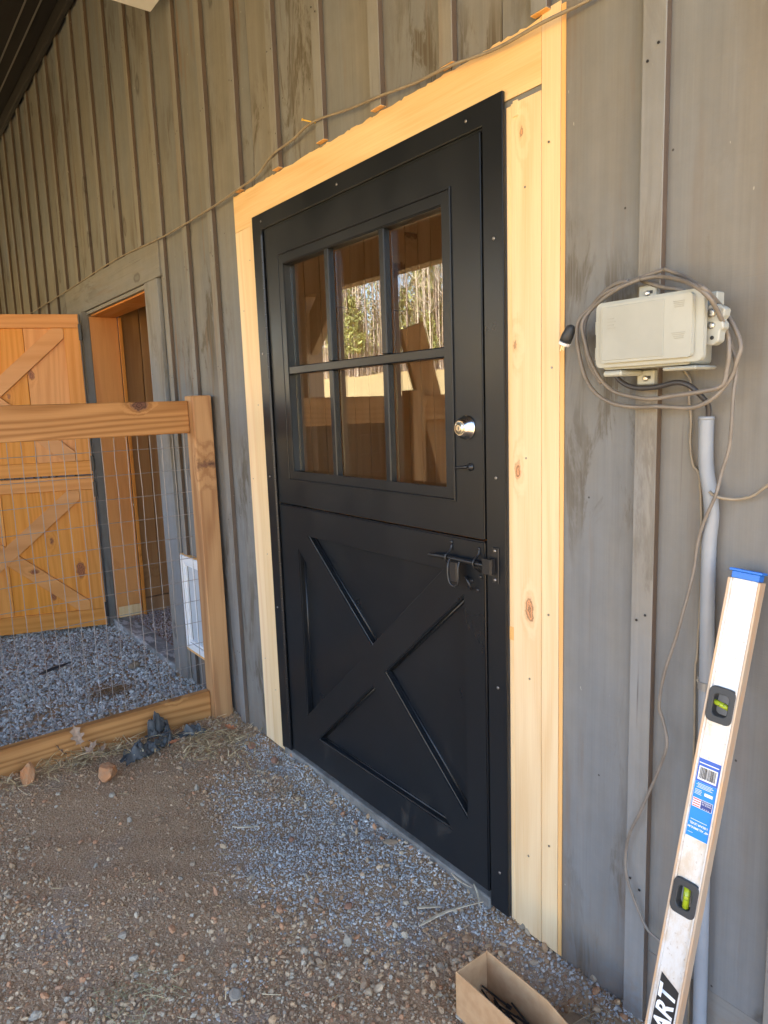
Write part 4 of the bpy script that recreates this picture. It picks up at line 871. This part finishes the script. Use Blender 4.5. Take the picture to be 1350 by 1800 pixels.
# crumpled cloth
def lump(bm, c, s, seed, sub=4, rot=0.):
    r_ = np.random.default_rng(seed); b2 = bmesh.new(); bmesh.ops.create_icosphere(b2, subdivisions=sub, radius=1)
    ks = [(r_.normal(size=3) * r_.uniform(1.5, 5), r_.uniform(0, 6.28), r_.uniform(.03, .13)) for _ in range(9)]
    Rm = Matrix.Rotation(rot, 3, 'Z')
    for q in b2.verts:
        f = 1 + sum(a * (1 - abs(math.sin(q.co.dot(Vector(k)) + p)) * 1.4) for k, p, a in ks)
        v_ = Vector((q.co.x * s[0] * f, q.co.y * s[1] * f, q.co.z * s[2] * f)); v_ = Rm @ v_ + Vector(c); v_.z = max(v_.z, -.012); q.co = v_
    me_ = bpy.data.meshes.new('t'); b2.to_mesh(me_); b2.free(); bm.from_mesh(me_); bpy.data.meshes.remove(me_)
def crumple(c, rx, ry, hh, yaw, seed, n=44):
    r_ = np.random.default_rng(seed); u = np.linspace(-1, 1, n); U, W = np.meshgrid(u, u, indexing='ij'); R2 = np.sqrt(U * U + W * W) + 1e-6; A = np.arctan2(W, U)
    k = np.maximum(abs(U), abs(W)) / R2; px, py = U * k, W * k; rr = np.sqrt(px ** 2 + py ** 2)
    edge = 1 + .18 * np.sin(3 * A + seed) + .12 * np.sin(5 * A + 2 * seed) + .06 * np.sin(11 * A)
    Z = hh * (1 - rr ** 2.2)
    for i in range(12):
        f = r_.normal(size=2) * r_.uniform(1.5, 7); p = r_.uniform(0, 6.28); am = hh * .32 / (1 + .25 * np.linalg.norm(f)); Z = Z + am * (1 - 2 * np.abs(np.sin(f[0] * px + f[1] * py + p + .8 * np.sin(2 * px + 3 * py))))
    X = px * rx * edge + .006 * np.sin(9 * py + seed); Y = py * ry * edge + .006 * np.sin(8 * px); ca_, sa_ = math.cos(yaw), math.sin(yaw)
    V = np.stack([c[0] + X * ca_ - Y * sa_, c[1] + X * sa_ + Y * ca_, c[2] + np.maximum(Z, -.010 + .004 * np.sin(20 * px))], -1).reshape(-1, 3)
    i, j = np.meshgrid(np.arange(n - 1), np.arange(n - 1), indexing='ij'); a = (i * n + j).ravel(); return V, np.stack([a, a + n, a + n + 1, a + 1], -1)
Vs, Fs, off = [], [], 0
for c, rx, ry, hh, yaw, sd_ in (((-.455, -.475, .0), .042, .105, .050, .3, 3), ((-.535, -.395, .03), .020, .060, .070, .5, 4), ((-.50, -.26, .0), .034, .085, .036, -.2, 6), ((-.50, -.36, .0), .030, .060, .045, 1.0, 9)):
    V, F = crumple(c, rx, ry, hh, yaw, sd_); Vs.append(V); Fs.append(F + off); off += len(V)
tag(mesh_np('rag', np.concatenate(Vs), np.concatenate(Fs), M['fabric'], smooth=True), 'crumpled dark grey plastic rag lying against the fence base board', 'rag')
# leaves: lobed oak leaves
def leaf_mat(nm, c): return simple(nm, c, .7, var=.25, vscale=60)
M['leaf_tan'] = leaf_mat('dry_oak_leaf', (.36, .24, .16)); M['leaf_rust'] = leaf_mat('rust_leaf', (.50, .19, .08))
OAK = [(0, 0), (.012, .08), (.10, .14), (.20, .12), (.12, .24), (.15, .34), (.30, .42), (.28, .50), (.15, .52), (.16, .62), (.24, .76), (.14, .80), (.06, .84), (0, 1.0)]
def leaf(label, c, size, yaw, tilt, curl, mat, group=None):
    outline = OAK + [(-x, y) for x, y in OAK[-2:0:-1]]
    bm = bmesh.new(); cen = bm.verts.new((0, .5, 0)); spine = [bm.verts.new((0, yv, 0)) for yv in (.15, .35, .65, .85)]
    bm.free(); bm = bmesh.new(); L_ = []; 
    for x, y in outline: L_.append(bm.verts.new((x, y, curl * x * x * 3 + curl * (y - .5) ** 2 * 1.2)))
    for sgn in (0, 1):
        pass
    half = len(OAK) - 1
    spn = [bm.verts.new((0, y, -curl * .03 + curl * (y - .5) ** 2 * 1.2)) for _, y in OAK[1:-1]]
    R_ = L_[1:half]; Lf = L_[half + 1:][::-1]
    for side_ in (R_, Lf):
        bm.faces.new((L_[0], side_[0], spn[0]))
        for i in range(len(spn) - 1): bm.faces.new((spn[i], side_[i], side_[i + 1], spn[i + 1]))
        bm.faces.new((spn[-1], side_[-1], L_[half]))
    add_tube(bm, [(0, -.18, .02), (0, .0, 0)], .012, 4)
    bmesh.ops.scale(bm, verts=bm.verts, vec=(size, size, size))
    bmesh.ops.rotate(bm, verts=bm.verts, matrix=Matrix.Rotation(yaw, 3, 'Z') @ Matrix.Rotation(tilt, 3, 'X') @ Matrix.Rotation(rnd.uniform(-.6, .6), 3, 'Y'), cent=(0, 0, 0))
    me = bpy.data.meshes.new('leaf'); bm.to_mesh(me); bm.free(); o = link('dead_leaf', me, M[mat]); o.location = c
    return tag(o, label, 'leaf', group)
for i, (x, y, z, s, ya, ti) in enumerate([(-.52, -.70, .02, .085, .4, .5), (-.53, -.76, .04, .075, 2.4, .8), (-.49, -.68, .025, .07, 5.0, .3), (-.545, -.70, .06, .095, 1.9, 1.1), (-.47, -.77, .016, .065, 3.9, .4), (-.50, -.64, .02, .06, .9, .3), (-.55, -.62, .03, .07, 2.9, .6)]):
    leaf('curled tan oak leaf in the small heap against the base board', (x, y, z), s, ya, ti, .35, 'leaf_tan', 'oak leaves heaped against the base board')
leaf('rust coloured lobed leaf lying by the dark rag', (-.40, -.37, .025), .095, 4.6, .35, .3, 'leaf_rust')
leaf('rust brown leaf tucked among straw at the foot of the grey wall', (-.33, -.11, .020), .07, 1.9, .15, .2, 'leaf_rust')
# straw blades
def blades(name, label, n, cx, cy, sx, sy, ln, up_, cols, w_=.0023, cat='straw', hf=hnear):
    V = []; F = []; C_ = []; k = 0
    for i in range(n):
        x = rng.normal(cx, sx); y = rng.normal(cy, sy); a = rng.uniform(0, 2 * math.pi); l = ln * rng.uniform(.4, 1.3); z = float(hf(x, y)) + .012 + rng.uniform(0, up_)
        d_ = np.array([math.cos(a), math.sin(a)]); bend = rng.uniform(-.35, .35); col = np.array(cols[rng.integers(len(cols))]) * rng.uniform(.75, 1.2); ww = w_ * rng.uniform(.5, 1.4); el = rng.uniform(-.15, .45) * (1 if up_ > .01 else .25)
        for j in range(5):
            tt = j / 4; off = d_ * l * tt + np.array([-d_[1], d_[0]]) * bend * l * tt * tt; zz = z + el * l * tt * (1 - .5 * tt); nr = np.array([-d_[1], d_[0]]) * ww * (1 - .6 * tt)
            V += [(x + off[0] - nr[0], y + off[1] - nr[1], zz), (x + off[0] + nr[0], y + off[1] + nr[1], zz + .0004)]; C_ += [col, col]
        for j in range(4): F.append((k + 2 * j, k + 2 * j + 1, k + 2 * j + 3, k + 2 * j + 2))
        k += 10
    o = mesh_np(name, np.array(V), np.array(F), M['blade'], cols=np.array(C_)); return tag(o, label, cat, kind='stuff')
ST = [(.68, .52, .28), (.54, .40, .20), (.80, .65, .40), (.36, .27, .14)]
blades('straw', 'dry straw tangled along the outside of the base board', 330, -.525, -.68, .04, .17, .075, .03, ST)
blades('straw', 'dry straw litter between the rag and the foot of the post', 260, -.37, -.22, .10, .10, .065, .014, ST)
blades('straw', 'sparse straw stalks scattered over the front gravel', 150, .7, -.6, .6, .35, .04, .004, ST, .0012)
blades('straw', 'wisp of pale dry grass at the bottom left of the gravel', 95, .80, -.93, .045, .05, .05, .008, [(.36, .33, .18), (.45, .38, .22), (.28, .26, .13)], .0009)
blades('straw', 'thin dead grass behind the cardboard tray', 120, 1.56, -.14, .09, .05, .06, .02, [(.36, .28, .17), (.28, .2, .11)], .0009)
blades('straw_clump', 'brown matted straw clump on the gravel inside the run', 420, -1.20, -.40, .045, .055, .05, .018, [(.30, .17, .08), (.24, .13, .06), (.36, .22, .11)], .0014)
blades('straw', 'loose straw along the inside of the base board', 130, -.80, -.5, .06, .3, .05, .01, ST)
# wood splinters beside the door
for lbl, p0, p1, p2, w_ in (('longest pale wood splinter pointing at the door corner', (1.062, -.225, 0), (1.075, -.135, .006), (1.118, -.035, .012), .0055),
                        ('short pale wood splinter left of the long one', (1.005, -.185, 0), (1.025, -.160, .003), (1.045, -.130, .0), .006),
                        ('curved pale wood sliver lying along the sill', (.965, -.018, .01), (1.01, -.028, .014), (1.055, -.020, .012), .003),
                        ('forked pale wood sliver resting on the sill end', (1.065, .0 - .02, .03), (1.09, -.030, .020), (1.128, -.055, .004), .003),
                        ('curled dry sliver near the middle of the front gravel', (.30, -.42, .0), (.33, -.40, .004), (.36, -.35, .0), .005)):
    b = bmesh.new(); pts = spline([p0, p1, p2], 5); prev = None
    for i, p in enumerate(pts):
        tt = i / (len(pts) - 1); wv = w_ * (.35 + .65 * math.sin(math.pi * min(1, tt + .15))); dr = (pts[min(i + 1, len(pts) - 1)] - pts[max(0, i - 1)]).normalized(); nn = Vector((-dr.y, dr.x, 0))
        row = [b.verts.new(p + nn * wv), b.verts.new(p - nn * wv), b.verts.new(p - nn * wv * .6 + Vector((0, 0, .002))), b.verts.new(p + nn * wv * .6 + Vector((0, 0, .002)))]
        if prev:
            for k in range(4): b.faces.new((prev[k], prev[(k + 1) % 4], row[(k + 1) % 4], row[k]))
        else: b.faces.new(row)
        prev = row
    b.faces.new(prev[::-1]); tag(from_bm('splinter', None, 'silver_straw', b), lbl, 'splinter')
b = bmesh.new(); add_tube(b, spline([(-1.72, -.63, .004), (-1.75, -.55, .008), (-1.80, -.44, .006)], 4), [.003, .006, .008, .009, .009, .008, .006, .004, .002], 6); tag(from_bm('stick', None, 'cable_dark', b, smooth=True), 'short dark stick lying on the grey gravel of the run', 'stick')

# ------------------------------------------------------------------ wood beyond the field (mirrored in the door glass)
def tree_bare(x, y, hgt, seed, mat):
    r_ = random.Random(seed); z0 = float(far_h(np.array(x), np.array(y))); root = thing('bare_tree', 'slender leafless tree standing at the edge of the far wood', 'tree', (x, y, z0), 'leafless trees of the far wood')
    b = bmesh.new(); lx, ly = r_.uniform(-.6, .6), r_.uniform(-.4, .4); pts = [Vector((x + lx * t * t + r_.uniform(-.06, .06), y + ly * t * t, z0 - .2 + hgt * t)) for t in (0, .2, .4, .6, .8, 1)]; r0 = r_.uniform(.07, .16)
    add_tube(b, pts, [r0 * (1 - .85 * i / 5) for i in range(6)], 5, False); from_bm('trunk', root, mat, b)
    b = bmesh.new()
    for k in range(13):
        t_ = r_.uniform(.3, .97); i = min(4, int(t_ * 5)); p = pts[i].lerp(pts[i + 1], t_ * 5 - i); a = r_.uniform(0, 6.28); l = r_.uniform(.7, 2.4) * (1.15 - t_ * .7); d_ = Vector((math.cos(a), math.sin(a), r_.uniform(.5, 1.3))).normalized()
        q = p + d_ * l; m_ = p + d_ * l * .5 + Vector((0, 0, -.08)); add_tube(b, [p, m_, q], [.03, .02, .007], 3, False)
        for _ in range(3):
            s_ = p.lerp(q, r_.uniform(.3, 1)); d2 = (d_ + Vector((r_.uniform(-1, 1), r_.uniform(-1, 1), r_.uniform(-.2, .8)))).normalized(); add_tube(b, [s_, s_ + d2 * r_.uniform(.3, .9)], [.012, .004], 3, False)
    from_bm('crown', root, mat, b)
def tree_pine(x, y, hgt, seed, low):
    r_ = np.random.default_rng(seed); z0 = float(far_h(np.array(x), np.array(y))); root = thing('pine_tree', 'yellow green pine standing among the bare trees of the far wood', 'tree', (x, y, z0), 'pines of the far wood')
    b = bmesh.new(); add_tube(b, [(x, y, z0 - .2), (x + .1, y, z0 + hgt * .5), (x, y + .1, z0 + hgt)], [.13, .09, .02], 6, False); from_bm('trunk', root, 'bark_dark', b)
    n = 900; t_ = r_.uniform(low, 1, n); a = r_.uniform(0, 6.28, n); br = (np.floor(t_ * 11) % 3 * .25 + .6); rad = (1.05 - t_) * hgt * .26 * br * r_.uniform(.25, 1, n) + .1
    P = np.stack([x + rad * np.cos(a), y + rad * np.sin(a), z0 + t_ * hgt + rad * .15 + r_.normal(0, .12, n)], -1); s = r_.uniform(.10, .26, n)
    A_ = r_.normal(size=(n, 3)); A_ /= np.linalg.norm(A_, axis=1)[:, None]; B_ = np.cross(A_, r_.normal(size=(n, 3))); B_ /= np.linalg.norm(B_, axis=1)[:, None]
    V = np.stack([P - A_ * s[:, None], P + B_ * s[:, None] * .45, P + A_ * s[:, None], P - B_ * s[:, None] * .45], 1).reshape(-1, 3); F = np.arange(4 * n).reshape(-1, 4)
    V = V - np.array([x, y, z0]); mesh_np('crown', V, F, M['needles'], root)
rt = random.Random(21); k = 0
for i in range(150):
    d_ = rt.uniform(0, 1) ** 1.3; y = -36 - 22 * d_; u = rt.uniform(-.05, 1.05); x = -.4 + (-y) * (-1.72 + u * .86); k += 1   # spread along the wood's front
    tree_bare(x, y, rt.uniform(11, 18), k, rt.choice(('bark_pale', 'bark_pale', 'bark_dark')))
for i in range(44):
    y = -35.5 - 16 * rt.random(); u = rt.uniform(0, 1); x = -.4 + (-y) * (-1.70 + u * .86); tree_pine(x, y, rt.choice((4.5, 7, 12, 14)), 500 + i, rt.choice((.15, .3, .55)))
# undergrowth and the deep wood read as one mass
n = 5200; y = -36 - 42 * rng.uniform(0, 1, n); x = -.4 + (-y) * (-1.85 + rng.uniform(0, 1, n) * 1.1); z = far_h(x, y) - .1; hh = rng.uniform(1.0, 3.4, n) + 7 * (rng.uniform(0, 1, n) < .40); a = rng.uniform(0, 3.14, n); ww = rng.uniform(.006, .02, n) + .018 * (hh > 6)
lx = rng.normal(0, .5, n) * hh * .3
V = []; 
dx, dy = np.cos(a) * ww, np.sin(a) * ww
P0 = np.stack([x - dx, y - dy, z], -1); P1 = np.stack([x + dx, y + dy, z], -1); P4 = np.stack([x - dy, y + dx, z], -1)
T0 = np.stack([x + lx, y, z + hh], -1)
V = np.stack([P0, P1, P4, T0], 1).reshape(-1, 3); base = np.arange(n)[:, None] * 4
F = np.concatenate([base + np.array([[0, 1, 3]]), base + np.array([[1, 2, 3]]), base + np.array([[2, 0, 3]])], 0)
tag(mesh_np('undergrowth', V, F, M['twigs']), 'grey brown winter undergrowth and thin stems filling the far wood', 'undergrowth', kind='stuff')
